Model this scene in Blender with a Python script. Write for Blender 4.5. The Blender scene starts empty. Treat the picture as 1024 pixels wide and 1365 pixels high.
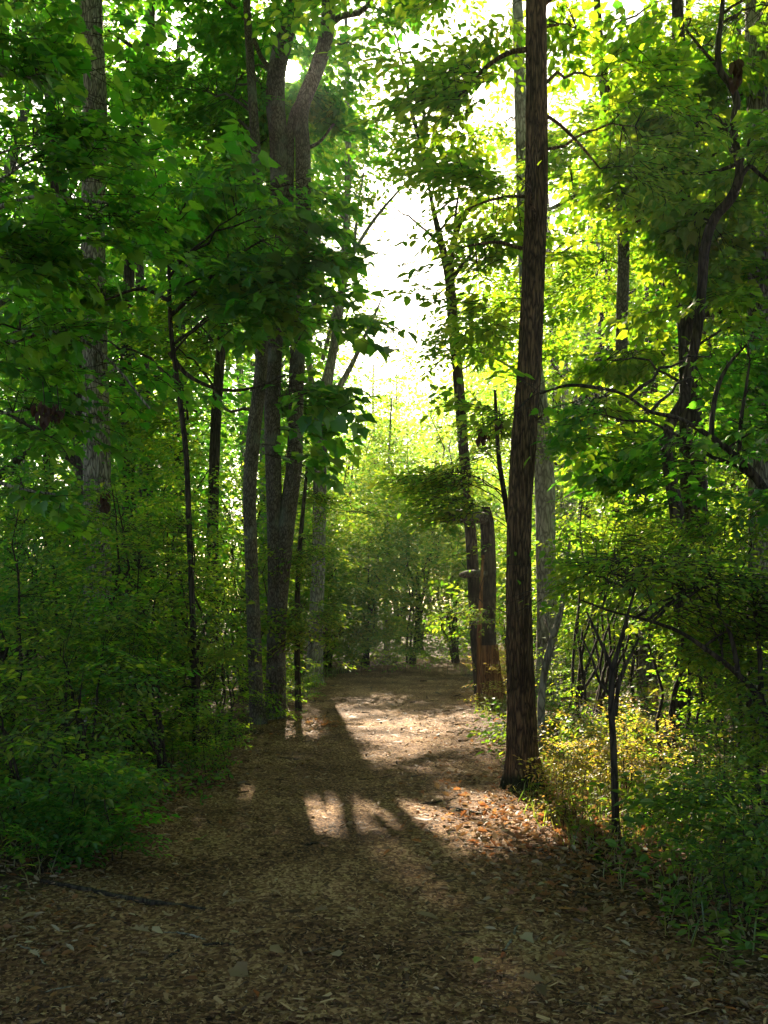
import bpy, math, random
import numpy as np

# ------------------------------------------------------------------ camera, sky, sun, exposure
SC = bpy.context.scene
COL = SC.collection
F, HX, HY, EYE = 1340.0, 512.0, 800.0, 1.5          # focal length and horizon of the photograph (pixels of 1024 x 1365)
cam = bpy.data.cameras.new('camera')
cam.sensor_fit = 'VERTICAL'; cam.sensor_height = 36.0; cam.lens = F / 1365 * 36.0
cam.shift_y = (HY - 682.5) / 1365
cam.clip_start = 0.05; cam.clip_end = 2000
cam_o = bpy.data.objects.new('camera', cam); COL.objects.link(cam_o)
cam_o.location = (0, 0, EYE); cam_o.rotation_euler = (math.pi / 2, 0, 0)
SC.camera = cam_o

SUN = np.array([(383 - HX) / F, 1.0, (HY - 92) / F]); SUN /= np.linalg.norm(SUN)
SUN_EL = math.asin(SUN[2]); SUN_AZ = math.atan2(SUN[0], SUN[1])
w = bpy.data.worlds.new('World'); SC.world = w; w.use_nodes = True
nt = w.node_tree; nt.nodes.clear()
out = nt.nodes.new('ShaderNodeOutputWorld'); bg = nt.nodes.new('ShaderNodeBackground')
sky = nt.nodes.new('ShaderNodeTexSky'); sky.sky_type = 'NISHITA'; sky.sun_disc = False
sky.sun_elevation = SUN_EL; sky.sun_rotation = SUN_AZ; sky.dust_density = 2.0; sky.air_density = 1.0
bg.inputs['Strength'].default_value = 0.05
nt.links.new(sky.outputs[0], bg.inputs['Color'])
# the sun's own disc, far too small to light anything beside the lamp
tc = nt.nodes.new('ShaderNodeTexCoord')
dot = nt.nodes.new('ShaderNodeVectorMath'); dot.operation = 'DOT_PRODUCT'; dot.inputs[1].default_value = SUN
nt.links.new(tc.outputs['Generated'], dot.inputs[0])
gt = nt.nodes.new('ShaderNodeMath'); gt.operation = 'GREATER_THAN'; gt.inputs[1].default_value = math.cos(math.radians(0.42))
nt.links.new(dot.outputs['Value'], gt.inputs[0])
dm = nt.nodes.new('ShaderNodeMath'); dm.operation = 'MULTIPLY'; dm.inputs[1].default_value = 30.0
nt.links.new(gt.outputs[0], dm.inputs[0])
bg2 = nt.nodes.new('ShaderNodeBackground'); bg2.inputs['Color'].default_value = (1, .93, .8, 1)
nt.links.new(dm.outputs[0], bg2.inputs['Strength'])
add = nt.nodes.new('ShaderNodeAddShader')
nt.links.new(bg.outputs[0], add.inputs[0]); nt.links.new(bg2.outputs[0], add.inputs[1])
nt.links.new(add.outputs[0], out.inputs['Surface'])

sl = bpy.data.lights.new('sun', 'SUN'); sl.energy = 5.0; sl.angle = math.radians(0.55); sl.color = (1.0, .84, .61)
so = bpy.data.objects.new('sun', sl); COL.objects.link(so)
from mathutils import Vector, Matrix
so.rotation_euler = Vector(SUN).to_track_quat('Z', 'Y').to_euler(); so.location = (-3, 30, 18)

SC.view_settings.view_transform = 'Standard'; SC.view_settings.look = 'None'
SC.view_settings.gamma = 1.0; SC.view_settings.use_curve_mapping = False
SC.view_settings.exposure = 2.45
SC.render.engine = 'CYCLES'
cy = SC.cycles
cy.use_denoising = True; cy.max_bounces = 7; cy.diffuse_bounces = 4; cy.transmission_bounces = 5
cy.glossy_bounces = 2; cy.volume_bounces = 1; cy.transparent_max_bounces = 4
cy.sample_clamp_indirect = 4.0; cy.caustics_reflective = False; cy.caustics_refractive = False

rng = np.random.default_rng(11)
random.seed(11)

# ------------------------------------------------------------------ helpers
def at(px, py, Y):
    return np.array([(px - HX) / F * Y, Y, EYE - (py - HY) / F * Y])

def proj(P):
    P = np.atleast_2d(P); y = np.maximum(P[:, 1], .05)
    return HX + F * P[:, 0] / y, HY - F * (P[:, 2] - EYE) / y

def unit(v):
    v = np.asarray(v, float); n = np.linalg.norm(v, axis=-1, keepdims=True); return v / np.maximum(n, 1e-9)

def path_mid(y):
    y = np.asarray(y, float)
    return np.interp(y, [-6, 3, 7, 11, 17, 20, 24, 29], [-.15, -.25, -.35, -.2, .12, .3, 1.6, 5.0])
def path_half(y):
    return np.interp(np.asarray(y, float), [-6, 3.5, 7, 11, 17, 21, 30], [1.75, 1.7, 1.45, 1.4, 1.45, 1.3, 1.2])

def wob(x, y):
    return (.5 * np.sin(1.7 * x + .6 * y + 1) + .3 * np.sin(3.9 * x - 2.3 * y + 2) + .2 * np.sin(7.3 * y + 5.1 * x)
            + .16 * np.sin(13.1 * x - 9.7 * y))
def gz(x, y):
    x = np.asarray(x, float); y = np.asarray(y, float)
    d = np.abs(x - path_mid(y)) - path_half(y)
    s = np.clip((d + .5) / 1.6, 0, 1); s = s * s * (3 - 2 * s)
    z = .012 * wob(x, y) + s * (.07 + .05 * wob(x * .6, y * .6 + 3))
    f = np.clip((np.hypot(x, y) - 30) / 80, 0, 1)
    return z + f * 1.2 * (np.sin(x * .05) * np.cos(y * .04 + 1))

class Acc:
    """collects verts and faces; build() links them as ONE mesh object"""
    def __init__(s): s.v = []; s.f = {3: [], 4: []}; s.m = {3: [], 4: []}; s.n = 0
    def add(s, v, f, mat=0):
        v = np.asarray(v, np.float32); f = np.asarray(f, np.int64)
        if len(v) == 0: return s
        k = f.shape[1]; s.v.append(v); s.f[k].append(f + s.n); s.m[k].append(np.full(len(f), mat, np.int32)); s.n += len(v)
        return s
    def tris(s): return sum(len(a) for a in s.f[3]) + 2 * sum(len(a) for a in s.f[4])
    def build(s, name, mats, parent=None, loc=(0, 0, 0), kind=None, smooth=True):
        me = bpy.data.meshes.new(name)
        v = np.concatenate(s.v) if s.v else np.zeros((0, 3), np.float32)
        v = v - np.asarray(loc, np.float32)
        loops, starts, mi, at_ = [], [], [], 0
        for k in (3, 4):
            if s.f[k]:
                f = np.concatenate(s.f[k]); loops.append(f.ravel()); starts.append(at_ + k * np.arange(len(f)))
                mi.append(np.concatenate(s.m[k])); at_ += f.size
        loops = np.concatenate(loops).astype(np.int32); starts = np.concatenate(starts).astype(np.int32); mi = np.concatenate(mi)
        me.vertices.add(len(v)); me.vertices.foreach_set('co', v.ravel())
        me.loops.add(len(loops)); me.loops.foreach_set('vertex_index', loops)
        me.polygons.add(len(starts)); me.polygons.foreach_set('loop_start', starts)
        me.polygons.foreach_set('material_index', mi)
        me.polygons.foreach_set('use_smooth', np.full(len(starts), bool(smooth)))
        for m in (mats if isinstance(mats, (list, tuple)) else [mats]): me.materials.append(m)
        me.update(calc_edges=True)
        o = bpy.data.objects.new(name, me); COL.objects.link(o)
        if parent is not None: o.parent = parent
        else: o.location = loc
        if kind: o['kind'] = kind
        return o

def tag(o, label, cat, group=None):
    o['label'] = label; o['category'] = cat
    if group: o['group'] = group
    return o
def thing(name, label, cat, loc=(0, 0, 0), group=None):
    o = bpy.data.objects.new(name, None); COL.objects.link(o); o.empty_display_size = .1
    o.location = loc; return tag(o, label, cat, group)

def resample(P, n, smooth=True):
    P = np.asarray(P, float)
    t = np.r_[0, np.cumsum(np.linalg.norm(np.diff(P[:, :3], axis=0), axis=1))]
    u = np.linspace(0, t[-1], n)
    if not smooth or len(P) < 3:
        return np.stack([np.interp(u, t, P[:, k]) for k in range(P.shape[1])], 1)
    m = np.zeros_like(P); d = np.diff(P, axis=0) / np.diff(t)[:, None]
    m[1:-1] = (d[1:] + d[:-1]) / 2; m[0] = d[0]; m[-1] = d[-1]
    i = np.clip(np.searchsorted(t, u, 'right') - 1, 0, len(t) - 2); h = (t[i + 1] - t[i]); s = ((u - t[i]) / h)[:, None]; h = h[:, None]
    return ((2*s**3 - 3*s**2 + 1) * P[i] + (s**3 - 2*s**2 + s) * h * m[i] + (-2*s**3 + 3*s**2) * P[i+1] + (s**3 - s**2) * h * m[i+1])

def tube(P, r, nseg=8, bump=0.0, ridges=9, flare=0.0, seed=0, cap=True):
    """swept tube; bump = relative depth of the bark's ridges; flare = root spread at the first ring"""
    P = np.asarray(P, float); n = len(P); r = np.asarray(r, float)
    T = unit(np.gradient(P, axis=0))
    U = np.zeros_like(P); u = np.array([1.0, 0, 0]) if abs(T[0, 0]) < .9 else np.array([0, 1.0, 0])
    for i in range(n):
        u = u - T[i] * (u @ T[i]); u /= np.linalg.norm(u); U[i] = u
    V = np.cross(T, U)
    a = np.linspace(0, 2 * math.pi, nseg, endpoint=False)
    R = np.repeat(r[:, None], nseg, 1)
    if bump or flare:
        rr = np.random.default_rng(seed)
        L = np.r_[0, np.cumsum(np.linalg.norm(np.diff(P, axis=0), axis=1))][:, None]
        if bump:
            w_ = np.zeros((n, nseg))
            for k in range(7):
                kk = ridges * (.5 + .28 * k); kk = round(kk)
                w_ += np.sin(kk * a[None] + rr.uniform(0, 6) + 1.3 * np.sin(L * rr.uniform(2, 7) + rr.uniform(0, 6)) + rr.uniform(-2, 2) * L) / (1 + .25 * k)
            w_ += 1.2 * np.sin(L * 3.1 + rr.uniform(0, 6) + 2 * np.sin(a[None] + rr.uniform(0, 6)))
            w_ += rr.normal(0, .5, (n, nseg))
            R = R * (1 + bump * w_ / 2.2)
        if flare:
            z = np.exp(-L / (1.1 * r[0] + .03)); lob = .55 + .45 * np.sin(5 * a + rr.uniform(0, 6)) + .3 * np.sin(3 * a + 1)
            R = R * (1 + flare * z * np.maximum(lob, 0)[None])
    v = (P[:, None] + R[..., None] * (np.cos(a)[None, :, None] * U[:, None] + np.sin(a)[None, :, None] * V[:, None])).reshape(-1, 3)
    i = np.arange(n - 1)[:, None] * nseg; j = np.arange(nseg)[None]; j2 = (j + 1) % nseg
    q = np.stack([i + j, i + j2, i + nseg + j2, i + nseg + j], -1).reshape(-1, 4)
    return v, q

# ------------------------------------------------------------------ materials
def N(nt, t, **kw):
    n = nt.nodes.new(t)
    for k, v in kw.items(): setattr(n, k, v)
    return n
def ramp(nt, fac, stops):
    r = N(nt, 'ShaderNodeValToRGB'); e = r.color_ramp.elements
    while len(e) < len(stops): e.new(.5)
    for el, (p, c) in zip(e, stops): el.position = p; el.color = (*c, 1)
    nt.links.new(fac, r.inputs[0]); return r.outputs[0]
def new_mat(name):
    m = bpy.data.materials.new(name); m.use_nodes = True; m.node_tree.nodes.clear()
    return m, m.node_tree, N(m.node_tree, 'ShaderNodeOutputMaterial')
def rand_value(nt):
    g = N(nt, 'ShaderNodeNewGeometry'); oi = N(nt, 'ShaderNodeObjectInfo')
    a = N(nt, 'ShaderNodeMath', operation='ADD'); nt.links.new(g.outputs['Random Per Island'], a.inputs[0]); nt.links.new(oi.outputs['Random'], a.inputs[1])
    f = N(nt, 'ShaderNodeMath', operation='FRACT'); nt.links.new(a.outputs[0], f.inputs[0]); return f.outputs[0]

def leaf_mat(name, refl, trans, tmix=.5, gloss=.05, rough=.4):
    """refl, trans: lists of colour stops over the leaf's own random value"""
    m, nt, o = new_mat(name)
    rv = rand_value(nt)
    c1 = ramp(nt, rv, refl); c2 = ramp(nt, rv, trans)
    d = N(nt, 'ShaderNodeBsdfDiffuse'); t = N(nt, 'ShaderNodeBsdfTranslucent'); g = N(nt, 'ShaderNodeBsdfGlossy')
    g.inputs['Roughness'].default_value = rough; g.inputs['Color'].default_value = (1, 1, 1, 1)
    nt.links.new(c1, d.inputs['Color']); nt.links.new(c2, t.inputs['Color'])
    mx = N(nt, 'ShaderNodeMixShader'); mx.inputs[0].default_value = tmix
    nt.links.new(d.outputs[0], mx.inputs[1]); nt.links.new(t.outputs[0], mx.inputs[2])
    m2 = N(nt, 'ShaderNodeMixShader'); m2.inputs[0].default_value = gloss
    nt.links.new(mx.outputs[0], m2.inputs[1]); nt.links.new(g.outputs[0], m2.inputs[2])
    nt.links.new(m2.outputs[0], o.inputs['Surface']); return m

G = lambda *s: [(i / (len(s) - 1), c) for i, c in enumerate(s)]
LEAF_BROAD = leaf_mat('broad_leaf', G((.022, .095, .014), (.032, .12, .016), (.055, .15, .016)), G((.09, .42, .015), (.19, .54, .02), (.42, .68, .03)), .55, .04, .38)
LEAF_OVAL = leaf_mat('oval_leaf', G((.03, .11, .013), (.045, .135, .015), (.07, .15, .015)), G((.20, .53, .012), (.38, .65, .018), (.68, .80, .025)), .55, .04, .4)
LEAF_FINE = leaf_mat('fine_leaf', G((.024, .085, .015), (.04, .115, .018), (.07, .12, .02)), G((.15, .44, .015), (.34, .58, .02), (.64, .72, .04)), .55, .03, .45)
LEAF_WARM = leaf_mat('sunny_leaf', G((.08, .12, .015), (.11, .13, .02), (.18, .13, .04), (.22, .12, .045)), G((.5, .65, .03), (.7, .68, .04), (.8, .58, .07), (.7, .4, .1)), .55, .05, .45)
LEAF_DEAD = leaf_mat('dead_leaf', G((.035, .015, .01), (.06, .025, .014), (.09, .045, .025)), G((.09, .03, .01), (.16, .06, .02), (.2, .09, .03)), .25, .02, .6)
LEAF_DRY = leaf_mat('dry_leaf', G((.06, .032, .016), (.14, .08, .04), (.25, .16, .09), (.42, .34, .24)), G((.3, .14, .05), (.4, .22, .09), (.45, .3, .15)), .25, .04, .5)
LEAF_RUST = leaf_mat('rust_leaf', G((.16, .06, .025), (.24, .10, .04), (.3, .17, .08)), G((.5, .17, .05), (.6, .26, .08), (.6, .35, .12)), .35, .03, .5)
LEAF_FRESH = leaf_mat('green_fallen_leaf', G((.10, .16, .03), (.16, .22, .05)), G((.3, .4, .05), (.4, .5, .06)), .3, .05, .45)

def bark_mat(name, dark, mid, light, zs=.12, sc=26, depth=.5, moss=0.0, lichen=0.0):
    m, nt, o = new_mat(name)
    tc = N(nt, 'ShaderNodeTexCoord'); mp = N(nt, 'ShaderNodeMapping'); mp.inputs['Scale'].default_value = (1, 1, zs)
    nt.links.new(tc.outputs['Object'], mp.inputs['Vector'])
    n0 = N(nt, 'ShaderNodeTexNoise'); n0.inputs['Scale'].default_value = 9; n0.inputs['Detail'].default_value = 3
    nt.links.new(mp.outputs[0], n0.inputs['Vector'])
    wv = N(nt, 'ShaderNodeVectorMath', operation='MULTIPLY_ADD'); wv.inputs[1].default_value = (.13, .13, .13)
    nt.links.new(n0.outputs['Color'], wv.inputs[0]); nt.links.new(mp.outputs[0], wv.inputs[2])
    vo = N(nt, 'ShaderNodeTexVoronoi', feature='DISTANCE_TO_EDGE'); vo.inputs['Scale'].default_value = sc
    nt.links.new(wv.outputs[0], vo.inputs['Vector'])
    n1 = N(nt, 'ShaderNodeTexNoise'); n1.inputs['Scale'].default_value = sc * 1.7; n1.inputs['Detail'].default_value = 6; n1.inputs['Roughness'].default_value = .7
    nt.links.new(mp.outputs[0], n1.inputs['Vector'])
    n2 = N(nt, 'ShaderNodeTexNoise'); n2.inputs['Scale'].default_value = 3.5; n2.inputs['Detail'].default_value = 4
    nt.links.new(tc.outputs['Object'], n2.inputs['Vector'])
    cr = N(nt, 'ShaderNodeMath', operation='MULTIPLY', use_clamp=True); cr.inputs[1].default_value = 4.5
    nt.links.new(vo.outputs['Distance'], cr.inputs[0])
    hh = N(nt, 'ShaderNodeMath', operation='MULTIPLY'); nt.links.new(cr.outputs[0], hh.inputs[0]); nt.links.new(n1.outputs['Fac'], hh.inputs[1])
    col = ramp(nt, hh.outputs[0], [(.0, dark), (.32, mid), (.72, light)])
    big = N(nt, 'ShaderNodeTexNoise'); big.inputs['Scale'].default_value = 1.6; big.inputs['Detail'].default_value = 6; nt.links.new(tc.outputs['Object'], big.inputs['Vector'])
    bv = N(nt, 'ShaderNodeMapRange'); bv.inputs[1].default_value = .3; bv.inputs[2].default_value = .7; bv.inputs[3].default_value = .55; bv.inputs[4].default_value = 1.35; nt.links.new(big.outputs['Fac'], bv.inputs[0])
    hs = N(nt, 'ShaderNodeHueSaturation'); nt.links.new(bv.outputs[0], hs.inputs['Value']); nt.links.new(col, hs.inputs['Color']); col = hs.outputs[0]
    if lichen:
        mxl = N(nt, 'ShaderNodeMix', data_type='RGBA'); f = N(nt, 'ShaderNodeMapRange'); f.inputs[1].default_value = .52; f.inputs[2].default_value = .7; f.inputs[4].default_value = lichen
        nt.links.new(n2.outputs['Fac'], f.inputs[0]); nt.links.new(f.outputs[0], mxl.inputs[0]); nt.links.new(col, mxl.inputs[6]); mxl.inputs[7].default_value = (.26, .29, .24, 1); col = mxl.outputs[2]
    if moss:
        sx = N(nt, 'ShaderNodeSeparateXYZ'); nt.links.new(tc.outputs['Object'], sx.inputs[0])
        ad = N(nt, 'ShaderNodeMath', operation='MULTIPLY_ADD'); ad.inputs[1].default_value = .28; nt.links.new(n2.outputs['Fac'], ad.inputs[0])
        ng = N(nt, 'ShaderNodeMath', operation='MULTIPLY'); ng.inputs[1].default_value = -1; nt.links.new(sx.outputs[2], ng.inputs[0]); nt.links.new(ng.outputs[0], ad.inputs[2])
        f = N(nt, 'ShaderNodeMapRange'); f.inputs[1].default_value = -.02; f.inputs[2].default_value = .05; nt.links.new(ad.outputs[0], f.inputs[0])
        mm = N(nt, 'ShaderNodeMix', data_type='RGBA'); nt.links.new(f.outputs[0], mm.inputs[0]); nt.links.new(col, mm.inputs[6]); mm.inputs[7].default_value = (.022, .026, .012, 1); col = mm.outputs[2]
    b = N(nt, 'ShaderNodeBsdfPrincipled'); b.inputs['Roughness'].default_value = .85; b.inputs['Specular IOR Level'].default_value = .2
    nt.links.new(col, b.inputs['Base Color'])
    bp = N(nt, 'ShaderNodeBump'); bp.inputs['Strength'].default_value = depth; bp.inputs['Distance'].default_value = .02
    nt.links.new(hh.outputs[0], bp.inputs['Height']); nt.links.new(bp.outputs[0], b.inputs['Normal'])
    nt.links.new(b.outputs[0], o.inputs['Surface']); return m

BARK_BROWN = bark_mat('brown_ridged_bark', (.035, .022, .014), (.13, .08, .045), (.30, .185, .095), .13, 40, 1.0, moss=1)
BARK_GREY = bark_mat('grey_furrowed_bark', (.07, .058, .045), (.29, .25, .195), (.52, .47, .39), .2, 36, .9)
BARK_LICHEN = bark_mat('grey_lichen_bark', (.045, .036, .028), (.13, .105, .08), (.23, .20, .155), .38, 40, .6, lichen=.45)
BARK_DARK = bark_mat('dark_bark', (.018, .013, .01), (.055, .04, .03), (.11, .085, .06), .15, 26, .6)
BARK_RED_SUNLIT = bark_mat('reddish_sunlit_bark', (.08, .032, .013), (.27, .12, .045), (.42, .22, .09), .08, 22, .7)  # reddish bark with the orange of sunlight put into its colour
BARK_PALE = bark_mat('pale_bark', (.10, .085, .07), (.25, .22, .18), (.4, .37, .31), .3, 20, .4, lichen=.4)
TWIG = bark_mat('twig_bark', (.02, .014, .01), (.05, .036, .025), (.09, .07, .05), .5, 40, .3)

def soil_mat(name, cols, scale, bump):
    m, nt, o = new_mat(name)
    tc = N(nt, 'ShaderNodeTexCoord'); co = tc.outputs['Object']
    n1 = N(nt, 'ShaderNodeTexNoise'); n1.inputs['Scale'].default_value = scale; n1.inputs['Detail'].default_value = 9; n1.inputs['Roughness'].default_value = .75
    n2 = N(nt, 'ShaderNodeTexNoise'); n2.inputs['Scale'].default_value = 1.3; n2.inputs['Detail'].default_value = 5
    mp = N(nt, 'ShaderNodeMapping'); mp.inputs['Scale'].default_value = (1.5, 1.2, 1); mp.inputs['Rotation'].default_value = (0, 0, .5)
    vo = N(nt, 'ShaderNodeTexVoronoi'); vo.inputs['Scale'].default_value = scale * 1.8; vo.inputs['Randomness'].default_value = 1
    nt.links.new(co, n1.inputs['Vector']); nt.links.new(co, n2.inputs['Vector']); nt.links.new(co, mp.inputs[0]); nt.links.new(mp.outputs[0], vo.inputs['Vector'])
    sp = N(nt, 'ShaderNodeSeparateColor'); nt.links.new(vo.outputs['Color'], sp.inputs[0])
    a = N(nt, 'ShaderNodeMath', operation='MULTIPLY_ADD'); a.inputs[1].default_value = .45; nt.links.new(sp.outputs[0], a.inputs[0])
    b_ = N(nt, 'ShaderNodeMath', operation='MULTIPLY'); b_.inputs[1].default_value = .6; nt.links.new(n1.outputs['Fac'], b_.inputs[0]); nt.links.new(b_.outputs[0], a.inputs[2])
    c = N(nt, 'ShaderNodeMath', operation='MULTIPLY_ADD'); c.inputs[1].default_value = .75; nt.links.new(n2.outputs['Fac'], c.inputs[0]); nt.links.new(a.outputs[0], c.inputs[2])
    c2 = N(nt, 'ShaderNodeMath', operation='SUBTRACT'); c2.inputs[1].default_value = .375; nt.links.new(c.outputs[0], c2.inputs[0])
    col = ramp(nt, c2.outputs[0], [(i / (len(cols) - 1) * .6 + .2, k) for i, k in enumerate(cols)])
    b = N(nt, 'ShaderNodeBsdfPrincipled'); b.inputs['Roughness'].default_value = .9; b.inputs['Specular IOR Level'].default_value = .15
    nt.links.new(col, b.inputs['Base Color'])
    bp = N(nt, 'ShaderNodeBump'); bp.inputs['Strength'].default_value = bump; bp.inputs['Distance'].default_value = .03
    nt.links.new(a.outputs[0], bp.inputs['Height']); nt.links.new(bp.outputs[0], b.inputs['Normal'])
    nt.links.new(b.outputs[0], o.inputs['Surface']); return m
SOIL_PATH = soil_mat('wood_chip_soil', [(.022, .010, .0045), (.092, .042, .018), (.22, .113, .05), (.47, .295, .155)], 26, 1.0)
SOIL_FLOOR = soil_mat('forest_soil', [(.018, .011, .007), (.045, .027, .015), (.10, .06, .03), (.16, .10, .05)], 18, .8)

def chip_mat(name, cols, rough=.7):
    m, nt, o = new_mat(name)
    c = ramp(nt, rand_value(nt), cols)
    b = N(nt, 'ShaderNodeBsdfPrincipled'); b.inputs['Roughness'].default_value = rough; b.inputs['Specular IOR Level'].default_value = .3
    nt.links.new(c, b.inputs['Base Color']); nt.links.new(b.outputs[0], o.inputs['Surface']); return m
CHIP = chip_mat('wood_chip', G((.02, .009, .0045), (.062, .027, .012), (.135, .06, .026), (.25, .128, .056), (.47, .30, .165)))
GRASS = leaf_mat('grass_blade', G((.04, .09, .02), (.07, .11, .03), (.16, .13, .06)), G((.2, .4, .03), (.4, .5, .05), (.5, .42, .12)), .45, .05, .4)

# ------------------------------------------------------------------ leaf shapes (base at the origin, tip at x = 1)
def fold(v, k=.22, droop=.16):
    v = np.array(v, float); v = np.c_[v, np.zeros(len(v))] if v.shape[1] == 2 else v
    v[:, 2] = k * np.abs(v[:, 1]) - droop * v[:, 0] ** 2; return v
KITE = (fold([(0, 0), (.45, -.3), (1, 0), (.45, .3)]), np.array([(0, 1, 2), (0, 2, 3)]))
OVAL = (fold([(0, 0), (.28, -.25), (.66, -.22), (1, 0), (.66, .22), (.28, .25)]), np.array([(0, 1, 2), (0, 2, 3), (0, 3, 4), (0, 4, 5)]))
_h = [(-.04, .3), (.16, .36), (.46, .5), (.6, .3)]
_o = [(0, 0)] + [(x, -y) for x, y in _h] + [(1, 0)] + [(x, y) for x, y in _h[::-1]]
MAPLE = (fold([(.3, 0)] + _o, .22, .38), np.array([(0, i, i % 10 + 1) for i in range(1, 11)]))
def _curved():
    a = np.linspace(0, math.pi, 13); keys = np.array([(0, 1.0), (.16, .62), (.30, .46), (.52, .70), (.66, .55), (.8, .43), (.98, .56), (1.15, .46), (1.5, .5), (2.2, .42), (2.7, .36), (3.1416, .3)])
    r = np.interp(np.linspace(0, math.pi, 14), keys[:, 0], keys[:, 1]); t = np.linspace(0, math.pi, 14)
    P = [(.3 + .7 * q * math.cos(u), .86 * q * math.sin(u)) for q, u in zip(r, t)]
    return P + [(x, -y) for x, y in P[1:-1][::-1]]
_c = _curved(); _c[13] = (.06, 0)
BROADLEAF = (fold([(.3, 0)] + _c, .2, .34), np.array([(0, i, i % len(_c) + 1) for i in range(1, len(_c) + 1)]))
LOBED = (fold([(.3, 0), (0, 0), (.12, -.36), (.42, -.46), (.58, -.2), (1, 0), (.58, .2), (.42, .46), (.12, .36)], .12, .25), np.array([(0, i, i % 8 + 1) for i in range(1, 9)]))
_h = [(.16, .1), (.2, .26), (.34, .12), (.45, .34), (.56, .14), (.72, .24), (.76, .09)]
_o = [(0, 0)] + [(x, -y) for x, y in _h] + [(1, 0)] + [(x, y) for x, y in _h[::-1]]
OAK = (fold([(.45, 0)] + _o, .5, -.1), np.array([(0, i, i % 16 + 1) for i in range(1, 17)]))
LONG = (fold([(0, 0), (.25, -.13), (.65, -.14), (1, 0), (.65, .14), (.25, .13)], .5, .12), OVAL[1])

def frames(d, up):
    """rotation matrices (n,3,3) whose columns are direction, side, normal"""
    x = unit(d); z = up - x * np.sum(up * x, -1, keepdims=True); z = unit(z); y = np.cross(z, x)
    return np.stack([x, y, z], -1)

def make_spray(n_side, L, leaf, seed, per=4, wide=.6):
    """a flat leafy twig: leaf frames in the twig's own space + the twig's line segments"""
    r = np.random.default_rng(seed); pos, dr, up, sz, seg = [], [], [], [], []
    def twig(p0, d0, l, n):
        p1 = p0 + d0 * l; p1[2] -= .16 * l; mid = (p0 + p1) / 2 + np.array([0, 0, .05 * l]); seg.append((p0, mid, p1))
        for k in range(n):
            t = (k + .6) / n; q = p0 * (1 - t) ** 2 + 2 * mid * t * (1 - t) + p1 * t * t
            sd = 1 if k % 2 else -1; a = math.atan2(d0[1], d0[0]) + sd * r.uniform(.6, 1.15)
            if k == n - 1: a = math.atan2(d0[1], d0[0]) + r.uniform(-.2, .2)
            pos.append(q); dr.append((math.cos(a), math.sin(a), r.uniform(-.45, .1)))
            up.append((r.normal(0, .3), r.normal(0, .3), 1)); sz.append(leaf * r.uniform(.5, 1.25))
    twig(np.zeros(3), np.array([1., 0, 0]), L, per + 2)
    for k in range(n_side):
        t = (k + .7) / (n_side + .6); sd = 1 if k % 2 else -1
        a = sd * r.uniform(.55, 1.0); p = np.array([L * t, 0, -.16 * L * t * t + .02])
        twig(p, np.array([math.cos(a), math.sin(a), r.uniform(-.1, .12)]), L * wide * (1 - .55 * t) * r.uniform(.8, 1.15), per)
    return dict(p=np.array(pos), R=frames(np.array(dr), np.array(up)), s=np.array(sz), seg=np.array(seg))
SPRAYS = {}
def sprays(kind):
    if kind not in SPRAYS:
        a = dict(broad=(5, .62, .115, 4, .65), oval=(6, .6, .095, 5, .6), fine=(7, .55, .052, 6, .6), far=(6, 1.25, .17, 4, .65), tiny=(6, .34, .04, 5, .6), mid=(6, .8, .085, 5, .65))[kind]
        SPRAYS[kind] = [make_spray(a[0], a[1], a[2], 100 + i, a[3], a[4]) for i in range(10)]
    return SPRAYS[kind]

def place_sprays(kind, P, D, U, S):
    """world frames of every leaf, and the twig segments, of sprays set at P along D with normal U and size S"""
    T = sprays(kind); R = frames(D, U); k = rng.integers(0, len(T), len(P)); lp, lR, ls, sg = [], [], [], []
    for i, t in enumerate(T):
        m = k == i
        if not m.any(): continue
        r, p, s = R[m], P[m], S[m]
        lp.append((np.einsum('nij,lj->nli', r, t['p']) * s[:, None, None] + p[:, None]).reshape(-1, 3))
        lR.append(np.einsum('nij,ljk->nlik', r, t['R']).reshape(-1, 3, 3))
        ls.append((s[:, None] * t['s'][None]).ravel())
        sg.append((np.einsum('nij,gkj->ngki', r, t['seg']) * s[:, None, None, None] + p[:, None, None]).reshape(-1, 3, 3))
    if not lp: return np.zeros((0, 3)), np.zeros((0, 3, 3)), np.zeros(0), np.zeros((0, 3, 3))
    return np.concatenate(lp), np.concatenate(lR), np.concatenate(ls), np.concatenate(sg)

def leaves_mesh(acc, shape, lp, lR, ls, mat=0):
    v, f = shape; n = len(lp)
    if n == 0: return
    V = np.einsum('nij,vj->nvi', lR, v) * ls[:, None, None] + lp[:, None]
    acc.add(V.reshape(-1, 3), (f[None] + (np.arange(n) * len(v))[:, None, None]).reshape(-1, 3), mat)

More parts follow.
